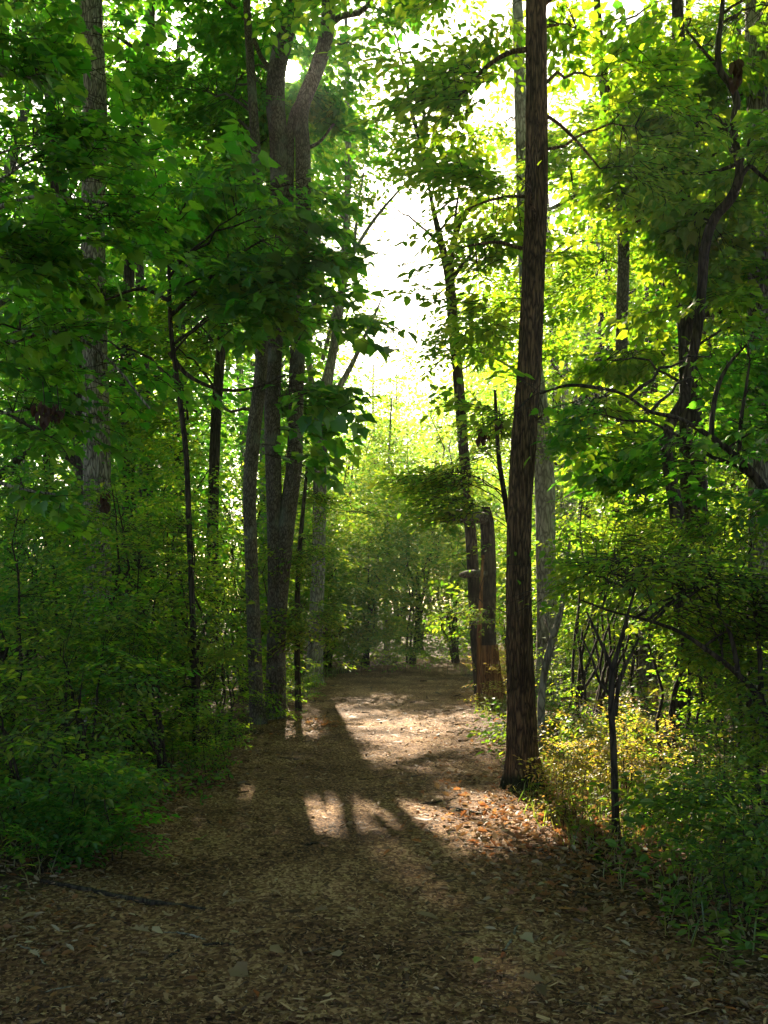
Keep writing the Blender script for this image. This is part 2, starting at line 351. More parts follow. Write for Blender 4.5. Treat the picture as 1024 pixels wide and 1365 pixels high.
def segs_mesh(acc, sg, r, mat=1, bent=False):
    """thin three-sided twigs running to a point; bent ones pass through the middle point"""
    n = len(sg)
    if n == 0: return
    d = unit(sg[:, 2] - sg[:, 0]); a = unit(np.cross(d, np.array([.31, .2, .93]))); b = np.cross(d, a)
    an = np.array([0, 2.1, 4.2]); ring = np.cos(an)[None, :, None] * a[:, None] + np.sin(an)[None, :, None] * b[:, None]
    if not bent:
        V = np.concatenate([sg[:, 0][:, None] + ring * r, sg[:, 2:3]], 1)
        acc.add(V.reshape(-1, 3), (np.array([(0, 1, 3), (1, 2, 3), (2, 0, 3)])[None] + (np.arange(n) * 4)[:, None, None]).reshape(-1, 3), mat); return
    V = np.concatenate([sg[:, 0][:, None] + ring * r, sg[:, 1][:, None] + ring * (r * .7), sg[:, 2:3]], 1)
    off = (np.arange(n) * 7)[:, None, None]
    t = np.array([(3, 4, 6), (4, 5, 6), (5, 3, 6), (0, 1, 4), (0, 4, 3), (1, 2, 5), (1, 5, 4), (2, 0, 3), (2, 3, 5)])
    acc.add(V.reshape(-1, 3), (t[None] + off).reshape(-1, 3), mat)

# ------------------------------------------------------------------ where the canopy is open
GAP = [(525, 130, 28, 58, .5), (545, 300, 48, 100, .74), (478, 305, 36, 50, .6), (560, 392, 42, 28, .7), (556, 52, 22, 20, .4)]
def gap(px, py):
    """how far the sky opening thins the leaves here, 0 to 1, with ragged edges"""
    w_ = np.zeros(len(px)); rag = .35 * np.sin(px * .085 + 1.3 * np.sin(py * .06)) + .3 * np.sin(py * .11 + px * .05)
    for x, y, a, b, p in GAP: w_ = np.maximum(w_, p * np.clip(1.55 - ((px - x) / a) ** 2 - ((py - y) / b) ** 2 + rag, 0, 1))
    return w_
SKY_HOLES = [(200, 50, 40), (225, 15, 30), (40, 135, 26), (65, 240, 22), (100, 135, 16), (430, 230, 26), (275, 235, 12), (385, 85, 15), (470, 60, 20), (815, 60, 14), (800, 200, 14), (805, 425, 16), (975, 525, 10), (550, 470, 18)]
LIT = [(435, 952, 34, 9), (510, 978, 52, 20), (520, 1006, 44, 12), (432, 970, 26, 14), (490, 1088, 110, 28), (625, 1090, 95, 34), (570, 1142, 120, 22), (622, 958, 40, 6), (655, 975, 28, 8), (822, 1040, 100, 84), (735, 1095, 75, 40),
       (200, 1125, 34, 12), (225, 1045, 18, 10), (268, 1112, 26, 9), (590, 1190, 110, 26), (640, 1290, 70, 28), (740, 1330, 34, 20), (660, 940, 36, 6)]
_LG = []
for x, y, a, b in LIT:
    pr = 1.0 if a == 100 else .5 if y > 1125 and x > 300 else .6 if x < 300 else .97
    Y = EYE * F / (y - HY); _LG.append(((x - HX) / F * Y, Y, a / F * Y, (EYE * F / max(y - b - HY, 20) - EYE * F / (y + b - HY)) / 2, pr))
def keep(P, zone=True, clear=True):
    """which leafy twigs the photograph leaves room for: not over the path, not in the sky gap, not in a sunbeam"""
    px, py = proj(P); k = np.ones(len(P), bool); r = rng.random(len(P))
    d = np.abs(P[:, 0] - path_mid(P[:, 1])) - path_half(P[:, 1])
    if clear: k &= ~((d < -.1 + .12 * P[:, 2]) & (P[:, 2] < 2.6) & (P[:, 1] < 21))
    k &= np.linalg.norm(P - np.array([0, 0, EYE]), axis=1) > 3.0
    k &= ~(rng.random(len(P)) < gap(px, py))
    for x, y, s in SKY_HOLES: k &= ~((np.hypot(px - x, py - y) < s) & (r < .95))
    t = P[:, 2] / SUN[2]; gx, gy = P[:, 0] - SUN[0] * t, P[:, 1] - SUN[1] * t
    for x, y, a, b, p in (_LG if clear else [g_ for g_ in _LG if g_[0] > .75 and g_[1] < 9]):
        k &= ~((((gx - x) / (a + .08)) ** 2 + ((gy - y) / (b + .15)) ** 2 < 1) & (P[:, 2] > .5) & (r < p))
    if zone:                                       # the low sun reaches the right-hand leaves through the same opening
        x2 = P[:, 0] + .096 * (P[:, 1] - 10); z2 = P[:, 2] - .528 * (P[:, 1] - 10)
        k &= ~((P[:, 1] > 14.5) & (x2 > .7) & (x2 < 5.0) & (z2 > 1.2) & (z2 < 8.5) & (r < .75))
    return k

BARE = [(106, 0, 150, 150, 11.4, .95), (106, 186, 146, 345, 11.4, .75), (108, 455, 148, 535, 11.4, .85), (110, 535, 148, 640, 11.4, .5), (350, 120, 412, 262, 12.3, .85), (345, 440, 408, 620, 12.3, .75), (330, 620, 395, 900, 11.9, .8), (676, 0, 735, 1060, 7.7, .9), (925, 235, 990, 300, 8.8, .8), (885, 520, 925, 690, 8.8, .8), (952, 70, 990, 160, 8.8, .7), (806, 880, 832, 1130, 6.0, .9), (715, 860, 745, 1015, 9.2, .7)]
def open_leaf(P, beam=.93):
    """single leaves that would close the sky gap, the sun's own spot or hide a bare stretch of trunk"""
    px, py = proj(P); r = rng.random(len(P)); k = ~((rng.random(len(P)) < .8 * gap(px, py)) & (P[:, 1] > 20))
    k &= np.hypot(px - 386, py - 92) > 18
    t = P[:, 2] / SUN[2]; gx, gy = P[:, 0] - SUN[0] * t, P[:, 1] - SUN[1] * t; w_ = .16 * np.sin(9 * gx + 4 * gy) + .12 * np.sin(17 * gy - 11 * gx) + rng.normal(0, .18, len(P))
    for x, y, a, b, p in _LG: k &= ~((np.hypot((gx - x) / a, (gy - y) / b) + w_ < 1) & (P[:, 2] > .45) & (r < beam * p))
    for x0, y0, x1, y1, Y, p in BARE: k &= ~((px > x0) & (px < x1) & (py > y0) & (py < y1) & (P[:, 1] < Y) & (r < p))
    return k
def clumps(n, shell=.5, per=8, spread=.2):
    """points in the unit ball gathered into loose clumps, with gaps between them"""
    m = max(3, n // per); c = unit(rng.normal(size=(m, 3))) * (rng.random((m, 1)) ** shell)
    return c[rng.integers(0, m, n)] + rng.normal(0, spread, (n, 3))
def in_blob(px, py, Y, rpx, rpy, ry, n, shell=.5, dens=1.0):
    n = max(3, int(n * dens))
    c = at(px, py, Y); v = clumps(n, shell)
    P = v * np.array([rpx / F * Y, ry, rpy / F * Y]) + c
    return P

STAT = {}
def foliage(name, parent, loc, P, axis, kind, shape, mat, size=1.0, up_j=.35, pitch=(-.35, .25), limbs=None, twig_r=.004, twigs=True, single=0, single_name='leaf', use_keep=True, out=.75, beam=.93):
    """hangs leafy twigs at P; axis(P) gives the stem point they grow from; returns the foliage part"""
    if use_keep: P = P[keep(P)]
    if len(P) == 0: return None
    A = axis(P); d = P - A; d[:, 2] = 0; d = unit(d) * out + unit(np.c_[rng.normal(size=(len(P), 2)), np.zeros(len(P))]) * (1.2 - out)
    d = unit(d); d[:, 2] = rng.uniform(pitch[0], pitch[1], len(P))
    U = np.c_[rng.normal(0, up_j, (len(P), 2)), np.ones(len(P))]
    S = size * rng.uniform(.7, 1.25, len(P))
    lp, lR, ls, sg = place_sprays(kind, P, d, U, S)
    ok = open_leaf(lp, beam); lp, lR, ls = lp[ok], lR[ok], ls[ok]
    sg = sg[open_leaf(sg[:, 2], beam)]
    acc = Acc(); m = np.zeros(len(lp), bool)
    if single:
        px, py = proj(lp); vis = (px > -20) & (px < 1044) & (py > -20) & (py < 1385) & (lp[:, 1] > .5)
        sc = np.where(vis, ls / np.maximum(lp[:, 1], .5), 0); idx = np.argsort(-sc)[:single]; idx = idx[sc[idx] > 0]; m[idx] = True
        key = (shape[0].shape, mat.name, single_name)
        if key not in STAT:
            a = Acc().add(shape[0], shape[1]); o = a.build(single_name, mat); STAT[key] = o.data; bpy.data.objects.remove(o)
        base = np.asarray(loc, float)
        for i in idx:
            o = bpy.data.objects.new(single_name, STAT[key]); COL.objects.link(o); o.parent = parent
            M = np.eye(4); M[:3, :3] = lR[i] * ls[i]; M[:3, 3] = lp[i] - base
            o.matrix_local = Matrix(M.tolist())
    leaves_mesh(acc, shape, lp[~m], lR[~m], ls[~m], 0)
    if twigs: segs_mesh(acc, sg, twig_r * size, 1, bool(single))
    if limbs is not None and len(limbs):
        q = limbs; step = max(1, len(q) // 400); q = q[::step]
        dd = ((P[:, None] - q[None]) ** 2).sum(-1); j = dd.argmin(1); P = P[dd.min(1) < .45]; j = j[dd.min(1) < .45]; a0 = q[j]
        mid = (a0 + P) / 2 + np.array([0, 0, .06]); segs_mesh(acc, np.stack([a0, mid, P], 1), twig_r * 1.3, 1, True)
    return acc.build(name, [mat, TWIG], parent, loc, 'stuff', smooth=False)

def limb_curve(a, b, sag=.15, n=9, wig=.05):
    L = np.linalg.norm(b - a); t = np.linspace(0, 1, n)[:, None]
    m = (a + b) / 2 + np.array([0, 0, sag * L]); P = a * (1 - t) ** 2 + 2 * m * t * (1 - t) + b * t * t
    return P + np.sin(t * math.pi) * rng.normal(0, wig * L * .35, (n, 3))

def px_line(pts, Y):
    """(px, py, half width px [, Y]) -> xyz + radius"""
    o = []
    for p in pts:
        yy = p[3] if len(p) > 3 else Y; o.append([*at(p[0], p[1], yy), p[2] / F * yy])
    return np.array(o)

def tree(name, label, cat, Y, trunk, bark, blobs=(), kind='oval', shape=OVAL, mat=None, branches=(), extra=(), n_limb=0, single=0, size=1.0, nseg=14, rings=60, bump=.05, ridges=11, flare=.5, group=None, seed=1, branch_parts=True, pitch=(-.35, .25), twigs=True, up_j=.35, twig_r=.004, dens=.62, limb_r=1.0, clear=True):
    T = px_line(trunk, Y); T[0, 2] = gz(T[0, 0], T[0, 1]) - .03
    base = np.array([T[0, 0], T[0, 1], gz(T[0, 0], T[0, 1])])
    root = thing(name, label, cat, base, group)
    R = resample(T, rings); a = Acc()
    a.add(*tube(R[:, :3], np.maximum(R[:, 3], .004), nseg, bump, ridges, flare, seed))
    a.build('trunk', bark, root, base)
    pts = [R[:, :3]]
    for e in extra:
        E = px_line(e, Y); E = resample(E, max(8, int(rings * .7)))
        Acc().add(*tube(E[:, :3], np.maximum(E[:, 3], .004), max(6, nseg - 4), bump, ridges, 0, seed + 5)).build('trunk', bark, root, base); pts.append(E[:, :3])
    for b in branches:
        B = resample(px_line(b, Y), 16)
        Acc().add(*tube(B[:, :3], np.maximum(B[:, 3], .003), 7, bump, 5, 0, seed)).build('branch', bark, root, base); pts.append(B[:, :3])
    AX = np.concatenate(pts[:1 + len(extra)])
    def axis(P):
        dz = np.abs(P[:, None, 2] - AX[None, ::3, 2]) + .3 * np.hypot(P[:, None, 0] - AX[None, ::3, 0], P[:, None, 1] - AX[None, ::3, 1]); return AX[::3][dz.argmin(1)]
    if blobs:
        P = np.concatenate([in_blob(*b, dens=dens) for b in blobs]); P = P[P[:, 2] > gz(P[:, 0], P[:, 1]) + .1]; P = P[keep(P, clear=clear)]
        if n_limb and len(P):
            join = Acc()
            for i in rng.choice(len(P), min(n_limb, len(P)), False):
                e = P[i]; h = np.hypot(AX[:, 0] - e[0], AX[:, 1] - e[1]); k = np.argmin(np.abs(AX[:, 2] - (e[2] - .45 * h)) + .2 * h)
                c = limb_curve(AX[k], e); r0 = limb_r * min(.03, .008 + .007 * np.linalg.norm(e - AX[k])) * (1 if Y < 14 else 1.5)
                tb = tube(c, np.linspace(r0, .005, len(c)), 5); pts.append(c)
                if branch_parts: Acc().add(*tb).build('branch', bark, root, base)
                else: join.add(*tb)
            if join.n: join.build('limbs', bark, root, base, 'stuff')
        foliage('crown', root, base, P, axis, kind, shape, mat, size, limbs=np.concatenate(pts), single=single, use_keep=False, pitch=pitch, twigs=twigs, up_j=up_j, twig_r=twig_r, beam=.985)
    return root

# ------------------------------------------------------------------ ground, path
def sheet(xs, ys, zf):
    X, Yg = np.meshgrid(xs, ys); v = np.stack([X, Yg, zf(X, Yg)], -1).reshape(-1, 3); nx = len(xs)
    i = np.arange(len(ys) - 1)[:, None] * nx; j = np.arange(nx - 1)[None]
    return v, np.stack([i + j, i + j + 1, i + nx + j + 1, i + nx + j], -1).reshape(-1, 4)
xs = np.unique(np.r_[np.linspace(-190, -12, 30), np.linspace(-12, -4, 40), np.linspace(-4, 4, 80), np.linspace(4, 12, 40), np.linspace(12, 190, 30)])
ys = np.unique(np.r_[np.linspace(-190, -8, 26), np.linspace(-8, 2, 40), np.linspace(2, 14, 110), np.linspace(14, 30, 40), np.linspace(30, 190, 40)])
o = Acc().add(*sheet(xs, ys, gz)).build('forest_floor', SOIL_FLOOR); o['kind'] = 'structure'
py_ = np.r_[np.linspace(-6, 2.5, 40), np.linspace(2.5, 13, 260)[1:], np.linspace(13, 29, 90)[1:]]
u = np.linspace(-1, 1, 70)
hw = path_half(py_) + .12 * np.sin(py_ * 2.1) + .07 * np.sin(py_ * 5.3 + 1)
PX = path_mid(py_)[:, None] + u[None] * hw[:, None] + .05 * np.sin(py_ * 9)[:, None] * np.abs(u[None]) ** 3
PY = np.repeat(py_[:, None], len(u), 1)
fine = rng.normal(0, 1, PX.shape); fine = (fine + np.roll(fine, 1, 0) + np.roll(fine, 1, 1) + np.roll(fine, -1, 1)) / 4
PZ = gz(PX, PY) + .006 + (.009 * fine + .006) * (1 - np.abs(u[None]) ** 6)
nx = len(u); i = np.arange(len(py_) - 1)[:, None] * nx; j = np.arange(nx - 1)[None]
o = Acc().add(np.stack([PX, PY, PZ], -1).reshape(-1, 3), np.stack([i + j, i + j + 1, i + nx + j + 1, i + nx + j], -1).reshape(-1, 4)).build('path', SOIL_PATH); o['kind'] = 'structure'

# ------------------------------------------------------------------ the trees one can tell apart
CUT = lambda *p: list(p)
tree('tall_tree', 'straight tall tree with dark ridged trunk and sunlit amber base right of the path', 'tree', 7.9,
     [(701, 1064, 24.4), (698, 1030, 21.1), (695, 950, 18.8), (692, 850, 16.9), (693, 700, 16.0), (697, 600, 15.5), (706, 480, 15.0), (713, 330, 14.6), (715, 180, 14.1), (715, 0, 13.2), (712, -250, 11.3), (706, -700, 6.6)],
     BARK_BROWN,
     [(645, 100, 8, 55, 50, .6, 44), (640, 190, 8.2, 42, 45, .6, 36), (660, 250, 8.2, 40, 50, .6, 34), (655, 330, 8.3, 36, 40, .5, 24), (660, 410, 8.3, 34, 40, .5, 24), (655, 20, 8.3, 55, 40, .7, 44), (775, 70, 8.5, 65, 90, .9, 52), (790, 190, 8.6, 70, 90, .8, 46),
      (700, 550, 7.5, 55, 30, .2, 12), (690, 240, 7.5, 40, 12, .1, 6), (680, 690, 7.6, 40, 50, .2, 8), (770, 560, 8.0, 60, 40, .4, 24), (700, -200, 8, 330, 170, 2.2, 260), (680, -500, 8, 260, 160, 2.0, 160)],
     'oval', OVAL, LEAF_OVAL,
     branches=[[(705, 66, 4), (680, 70, 3.2), (650, 88, 2.8), (618, 122, 2), (590, 150, 1.2)], [(708, 333, 3), (690, 330, 2.4), (668, 323, 2.2), (640, 325, 1.8), (615, 330, 1)], [(705, 262, 2.6), (680, 262, 2), (650, 268, 1.6), (620, 280, 1)],
               [(722, 150, 3), (745, 165, 2.2), (775, 195, 2), (800, 225, 1.2)]],
     n_limb=14, single=220, dens=.43, nseg=64, rings=340, bump=.075, ridges=15, flare=.65, seed=3)
tree('slim_tree', 'slim grey trunk with a slight bend, frontmost of the left clump', 'tree', 12.1,
     [(344, 972, 11), (342, 930, 9.5), (339, 850, 9), (335, 740, 8.5), (333, 650, 9), (339, 570, 9), (348, 490, 8.5), (347, 380, 8), (344, 250, 7), (338, 150, 6), (330, 20, 5), (322, -150, 3)],
     BARK_LICHEN, [(270, 120, 12.5, 110, 110, 1.2, 150), (300, 260, 12, 90, 60, .9, 80), (330, 20, 12.5, 90, 90, 1.2, 100)], 'broad', LOBED, LEAF_BROAD,
     branches=[[(346, 560, 3), (330, 545, 2.4), (305, 548, 2), (285, 520, 1.4)], [(347, 420, 3), (322, 400, 2.4), (300, 410, 1.6)]], n_limb=9, nseg=22, rings=120, seed=7)
tree('twin_trunk_tree', 'grey tree of two tall stems crossing low down, the sun behind its fork', 'tree', 12.6,
     [(362, 962, 10.5), (364, 880, 8.5), (366, 760, 9), (365, 640, 10.5), (363, 520, 11), (369, 390, 11.5), (372, 280, 11.5), (372, 190, 12), (367, 125, 12.5), (370, 88, 12), (379, 50, 12), (392, 0, 11), (400, -200, 9), (405, -600, 5)],
     BARK_LICHEN,
     [(470, 60, 13, 60, 80, 1.2, 50), (300, -60, 13, 130, 90, 1.6, 120), (440, -220, 13, 260, 140, 2.4, 260), (420, -480, 13, 220, 150, 2.2, 160), (400, 160, 13.7, 70, 110, .6, 110), (440, 90, 13.6, 50, 80, .7, 80), (345, 170, 13.8, 40, 110, .6, 70), (384, 560, 13.6, 26, 70, .5, 40), (386, 440, 13.6, 24, 60, .5, 30), (384, 700, 13.6, 22, 50, .4, 20), (360, 330, 12, 45, 40, .6, 25)], 'broad', LOBED, LEAF_BROAD,
     extra=[[(372, 957, 10), (372, 890, 9), (374, 800, 9.5), (381, 710, 11), (392, 620, 11), (395, 520, 10), (399, 420, 10), (404, 300, 10), (404, 200, 10), (402, 145, 10), (420, 98, 10), (434, 55, 9.5), (438, 0, 9), (432, -250, 6)],
            [(386, 300, 5), (387, 220, 5.5), (391, 155, 6), (403, 133, 7)]],
     branches=[[(372, 100, 4), (352, 82, 3.4), (335, 45, 3), (318, 15, 2.6), (300, 0, 2)], [(438, 35, 5), (455, 22, 4.5), (480, 16, 4), (497, 0, 3)], [(404, 200, 3), (425, 190, 2.2), (445, 165, 1.5)]],
     n_limb=10, single=0, nseg=26, rings=150, bump=.05, flare=.3, seed=9)
tree('pale_tree', 'tall straight pale furrowed trunk above the shrubs at far left', 'tree', 11.5,
     [(131, 968, 21), (130, 850, 18.5), (130, 700, 17.5), (128, 560, 17), (126, 450, 16.5), (124, 330, 15.5), (127, 160, 14.5), (122, 0, 14), (118, -300, 10), (116, -700, 6)], BARK_GREY,
     [(110, -160, 12, 240, 130, 2.2, 200), (120, -420, 12, 240, 160, 2.2, 160), (60, 40, 13, 90, 80, 1.2, 70)], 'broad', LOBED, LEAF_BROAD, n_limb=8, nseg=36, rings=200, bump=.06, ridges=18, seed=12)
tree('forked_tree', 'pale tree beside the far path end whose bare limbs fan into the bright sky', 'tree', 18,
     [(418, 908, 11), (423, 800, 9.5), (426, 680, 9), (427, 600, 9.5), (430, 540, 9), (441, 485, 6.5), (453, 410, 5.5), (460, 330, 5), (464, 230, 4.5), (463, 120, 3.5), (460, -20, 2)], BARK_PALE,
     [(430, 250, 18, 50, 80, 1.2, 40), (420, 420, 18, 60, 60, 1.2, 60), (480, 190, 18.5, 50, 50, 1, 28), (440, 620, 18, 50, 60, 1, 50), (500, 420, 18, 34, 40, .8, 26), (530, 260, 18, 24, 24, .6, 12)], 'oval', OVAL, LEAF_OVAL,
     branches=[[(430, 545, 5.5), (448, 522, 4.6), (472, 480, 3.4), (490, 440, 2.2), (506, 405, 1.2), (516, 375, .5)], [(428, 590, 5), (416, 520, 4), (412, 450, 3.6), (420, 380, 3), (428, 300, 2)], [(457, 372, 3.4), (478, 325, 2.8), (505, 285, 2.2), (540, 245, 1.4)], [(455, 395, 3), (470, 340, 2.4), (478, 270, 1.8), (485, 230, 1.2)], [(430, 480, 3), (445, 420, 2.8), (456, 372, 2.6)]],
     n_limb=6, nseg=14, rings=90, seed=15)
tree('open_crowned_tree', 'slender dark tree forking at half height, right of the sky gap', 'tree', 15,
     [(642, 935, 9), (636, 860, 8.5), (628, 720, 8), (619, 610, 7), (612, 520, 7), (604, 430, 7), (598, 365, 6.5), (586, 315, 4.5), (578, 280, 3), (570, 240, 1.5)], BARK_DARK,
     [(555, 300, 15, 55, 35, .9, 32), (640, 300, 15.3, 50, 60, .9, 42), (620, 370, 15, 60, 40, .9, 46), (565, 210, 15.5, 40, 40, .9, 20), (596, 150, 16, 45, 80, 1, 46), (565, 40, 16, 55, 50, 1, 40), (650, 60, 17, 60, 60, 1, 44), (640, 480, 15, 45, 60, .9, 60)], 'oval', OVAL, LEAF_OVAL,
     branches=[[(601, 375, 5), (604, 330, 4.2), (612, 298, 4), (626, 278, 3.4), (642, 258, 2.4)], [(603, 372, 3.4), (618, 351, 2.6), (632, 335, 1.6)], [(606, 325, 2.6), (607, 290, 2), (612, 255, 1.4)]],
     n_limb=8, nseg=14, rings=90, seed=18)
tree('grey_tree', 'smooth grey trunk standing just behind the dark ridged one', 'tree', 14,
     [(729, 940, 16), (729, 850, 13.5), (728, 740, 13), (726, 640, 13), (721, 560, 12), (708, 450, 10), (699, 330, 9), (695, 180, 8), (690, 20, 7), (684, -200, 4)], BARK_PALE,
     [(660, 470, 14.5, 60, 60, 1, 60), (770, 330, 15, 70, 80, 1.2, 90), (690, 90, 15, 60, 90, 1.2, 60), (752, 110, 16, 50, 110, 1.2, 80), (800, 250, 16, 60, 80, 1.2, 60)], 'oval', OVAL, LEAF_OVAL, n_limb=6, nseg=20, rings=90, seed=21)
tree('leaning_tree', 'mossy mid-sized trunk leaning left between the grey and the twisted ones', 'tree', 12,
     [(864, 985, 13), (861, 800, 10.5), (856, 690, 10), (848, 625, 9.5), (836, 565, 9), (830, 520, 8.5), (829, 430, 8), (830, 290, 7.5), (815, 200, 6.5), (800, 60, 5.5), (790, -100, 3)], BARK_LICHEN,
     [(830, 180, 12, 90, 90, 1.2, 150), (870, 330, 12, 80, 80, 1.1, 130), (790, 400, 12.5, 80, 70, 1, 110), (860, 60, 12.5, 110, 80, 1.3, 150), (850, 520, 12.5, 80, 60, 1, 90), (950, -120, 12.5, 200, 100, 2, 120)], 'oval', OVAL, LEAF_OVAL,
     branches=[[(830, 292, 5), (812, 277, 4.2), (790, 264, 3.6), (765, 262, 3), (742, 275, 2)], [(822, 288, 3.4), (828, 272, 3), (845, 262, 2.4), (870, 262, 1.6)]], n_limb=12, dens=.5, nseg=16, rings=90, seed=24)
tree('twisted_tree', 'dark crooked tree snaking upward near the right edge', 'tree', 9,
     [(912, 1010, 12.0), (908, 800, 10.0), (903, 690, 9.2), (892, 625, 8.0), (888, 585, 7.6), (896, 560, 7.6), (911, 535, 7.2), (918, 500, 6.8), (930, 440, 6.8), (936, 380, 6.4), (941, 325, 6.8), (952, 292, 6.4), (976, 262, 6.4), (986, 232, 6.0), (982, 200, 5.6), (978, 165, 5.2), (982, 132, 5.2), (972, 110, 4.8), (961, 96, 4.4), (957, 72, 4.0), (962, 20, 3.2), (970, -80, 2.4)], BARK_DARK,
     [(940, 130, 9.5, 90, 90, .9, 120), (900, 240, 9.3, 80, 80, .8, 100), (980, 330, 9.3, 70, 90, .8, 100), (900, 430, 9.4, 80, 60, .8, 80), (960, 30, 9.5, 100, 60, 1, 90), (985, 210, 9, 60, 60, .6, 60)], 'broad', MAPLE, LEAF_OVAL,
     branches=[[(986, 238, 3.6), (1000, 222, 3), (1012, 232, 2.6), (1030, 245, 2)], [(980, 220, 3), (955, 228, 2.4), (920, 232, 2), (880, 225, 1.4)], [(958, 90, 3), (940, 70, 2.2), (915, 40, 1.6)], [(990, 215, 2), (1000, 180, 1.8), (998, 150, 1.4)]],
     n_limb=10, single=220, dens=.45, size=.85, nseg=18, rings=170, bump=.06, seed=27)
tree('thick_dark_tree', 'thick dark trunk in shade right of the crooked tree', 'tree', 10.5,
     [(934, 985, 26), (931, 850, 21), (928, 740, 19), (925, 650, 17), (922, 590, 15), (918, 480, 13), (912, 330, 12), (905, 100, 9), (900, -150, 5)], BARK_DARK,
     [(1000, 420, 10.5, 80, 90, .9, 110), (990, 120, 11, 90, 100, 1.1, 110), (960, 560, 10, 70, 60, .8, 60), (870, 640, 10, 70, 60, .8, 70)], 'broad', LOBED, LEAF_BROAD, n_limb=8, nseg=18, rings=80, seed=30)
tree('edge_tree', 'broad pale grey trunk half cut by the right frame edge', 'tree', 10,
     [(1024, 990, 26), (1021, 800, 23), (1019, 560, 21), (1017, 350, 20), (1014, 150, 18), (1012, 0, 17), (1008, -300, 12)], BARK_GREY,
     [(1060, 60, 10, 90, 120, 1, 60), (1060, -200, 10, 240, 130, 2, 140)], 'broad', LOBED, LEAF_BROAD, n_limb=4, nseg=28, rings=140, bump=.06, ridges=16, seed=33)
tree('shaded_tree', 'dark stem with a side limb seen against bright sky at upper left', 'tree', 17,
     [(170, 915, 10), (172, 640, 9), (168, 480, 8), (176, 300, 7), (182, 180, 7.5), (191, 110, 7), (200, 40, 6), (206, -80, 4)], BARK_DARK,
     [(240, 90, 17, 80, 90, 1.5, 130), (200, 200, 17, 90, 80, 1.5, 130), (60, 60, 17.5, 80, 80, 1.5, 110), (130, 120, 18, 80, 100, 1.5, 120), (40, 320, 17, 80, 120, 1.5, 140)], 'broad', KITE, LEAF_BROAD,
     branches=[[(187, 130, 5), (170, 80, 4.2), (150, 58, 3.4), (130, 45, 2.4)], [(215, 20, 4), (220, 0, 3.5), (228, -30, 3)]], n_limb=8, nseg=12, rings=70, seed=36)
tree('thin_dark_tree', 'thin dark stem left of the clump, yellow leaves around it', 'tree', 16,
     [(283, 925, 9), (284, 700, 7.5), (288, 560, 7), (297, 440, 6.5), (303, 380, 6), (312, 250, 5.5), (322, 100, 5), (330, -60, 3)], BARK_DARK,
     [(250, 460, 16, 70, 60, 1.2, 130), (230, 560, 16, 70, 60, 1.2, 110), (300, 400, 16.5, 60, 80, 1.2, 90)], 'oval', OVAL, LEAF_OVAL, n_limb=7, nseg=12, rings=70, seed=39)

tree('hazy_tree', 'tall hazy tree behind the twin stems, thin leaves against the bright sky', 'tree', 30,
     [(352, 870, 8), (352, 700, 7), (354, 520, 6.5), (358, 380, 6), (362, 250, 5), (372, 120, 4), (380, 20, 2.5)], BARK_PALE,
     [(440, 180, 30, 60, 70, 3, 150), (410, 290, 28, 50, 60, 3, 120), (445, 330, 27, 45, 60, 2, 90), (430, 420, 24, 40, 60, 2, 70), (415, 500, 24, 36, 60, 2, 80), (412, 340, 26, 30, 60, 2, 60), (480, 90, 34, 60, 60, 3, 90)], 'far', KITE, LEAF_OVAL, n_limb=7, dens=1.0, nseg=10, rings=40, seed=81, branch_parts=False, twigs=False)
tree('far_tree', 'tall far tree whose leafy crown fills the view between and beside the twin stems', 'tree', 45,
     [(392, 850, 6), (392, 700, 5.5), (394, 520, 5), (396, 380, 4.4), (398, 280, 3.6), (400, 180, 2.6), (402, 110, 1.4)], BARK_DARK,
     [(398, 205, 45, 58, 28, 2.4, 300), (425, 212, 44, 30, 22, 2, 90), (400, 150, 45, 50, 36, 2, 110)], 'far', KITE, LEAF_BROAD, n_limb=7, dens=1.0, nseg=9, rings=40, seed=83, branch_parts=False, twigs=False)
# near-left maple: its trunk stands just outside the frame, its boughs hang into the picture
tree('maple_tree', 'broad-leaved maple boughs reaching in from the left frame edge', 'tree', 5.8,
     [(-170, 1140, 22), (-165, 900, 18), (-160, 600, 16), (-150, 300, 14), (-140, 0, 12), (-130, -300, 9), (-120, -600, 5)], BARK_GREY,
     [(20, 110, 5.6, 85, 55, .7, 46), (60, 185, 5.6, 95, 28, .5, 36), (60, 280, 5.6, 150, 45, .7, 70), (40, 360, 5.8, 120, 50, .6, 50), (60, 470, 5.6, 150, 45, .7, 60), (140, 555, 5.7, 110, 26, .4, 34), (40, 570, 5.9, 80, 30, .5, 20), (30, 660, 5.8, 70, 30, .4, 14), (-120, -60, 5.8, 260, 200, 1.4, 140), (20, 40, 5.8, 60, 40, .6, 16)],
     'broad', BROADLEAF, LEAF_BROAD, dens=.56,
     branches=[[(-150, 300, 6), (-70, 295, 5), (0, 276, 3.4), (60, 260, 2.6), (110, 268, 2), (165, 272, 1.4)], [(-150, 360, 5), (-60, 320, 4), (0, 305, 2.6), (60, 320, 1.8)], [(-155, 480, 6), (-60, 470, 4.6), (20, 455, 3.4), (75, 440, 2.6), (135, 470, 2), (200, 545, 1.3)], [(-150, 120, 6), (-60, 110, 4), (20, 100, 3), (80, 120, 1.8)], [(-155, 600, 5), (-60, 620, 3.6), (20, 650, 2.4), (80, 660, 1.4)]],
     n_limb=8, single=290, size=.74, nseg=20, rings=60, seed=42)
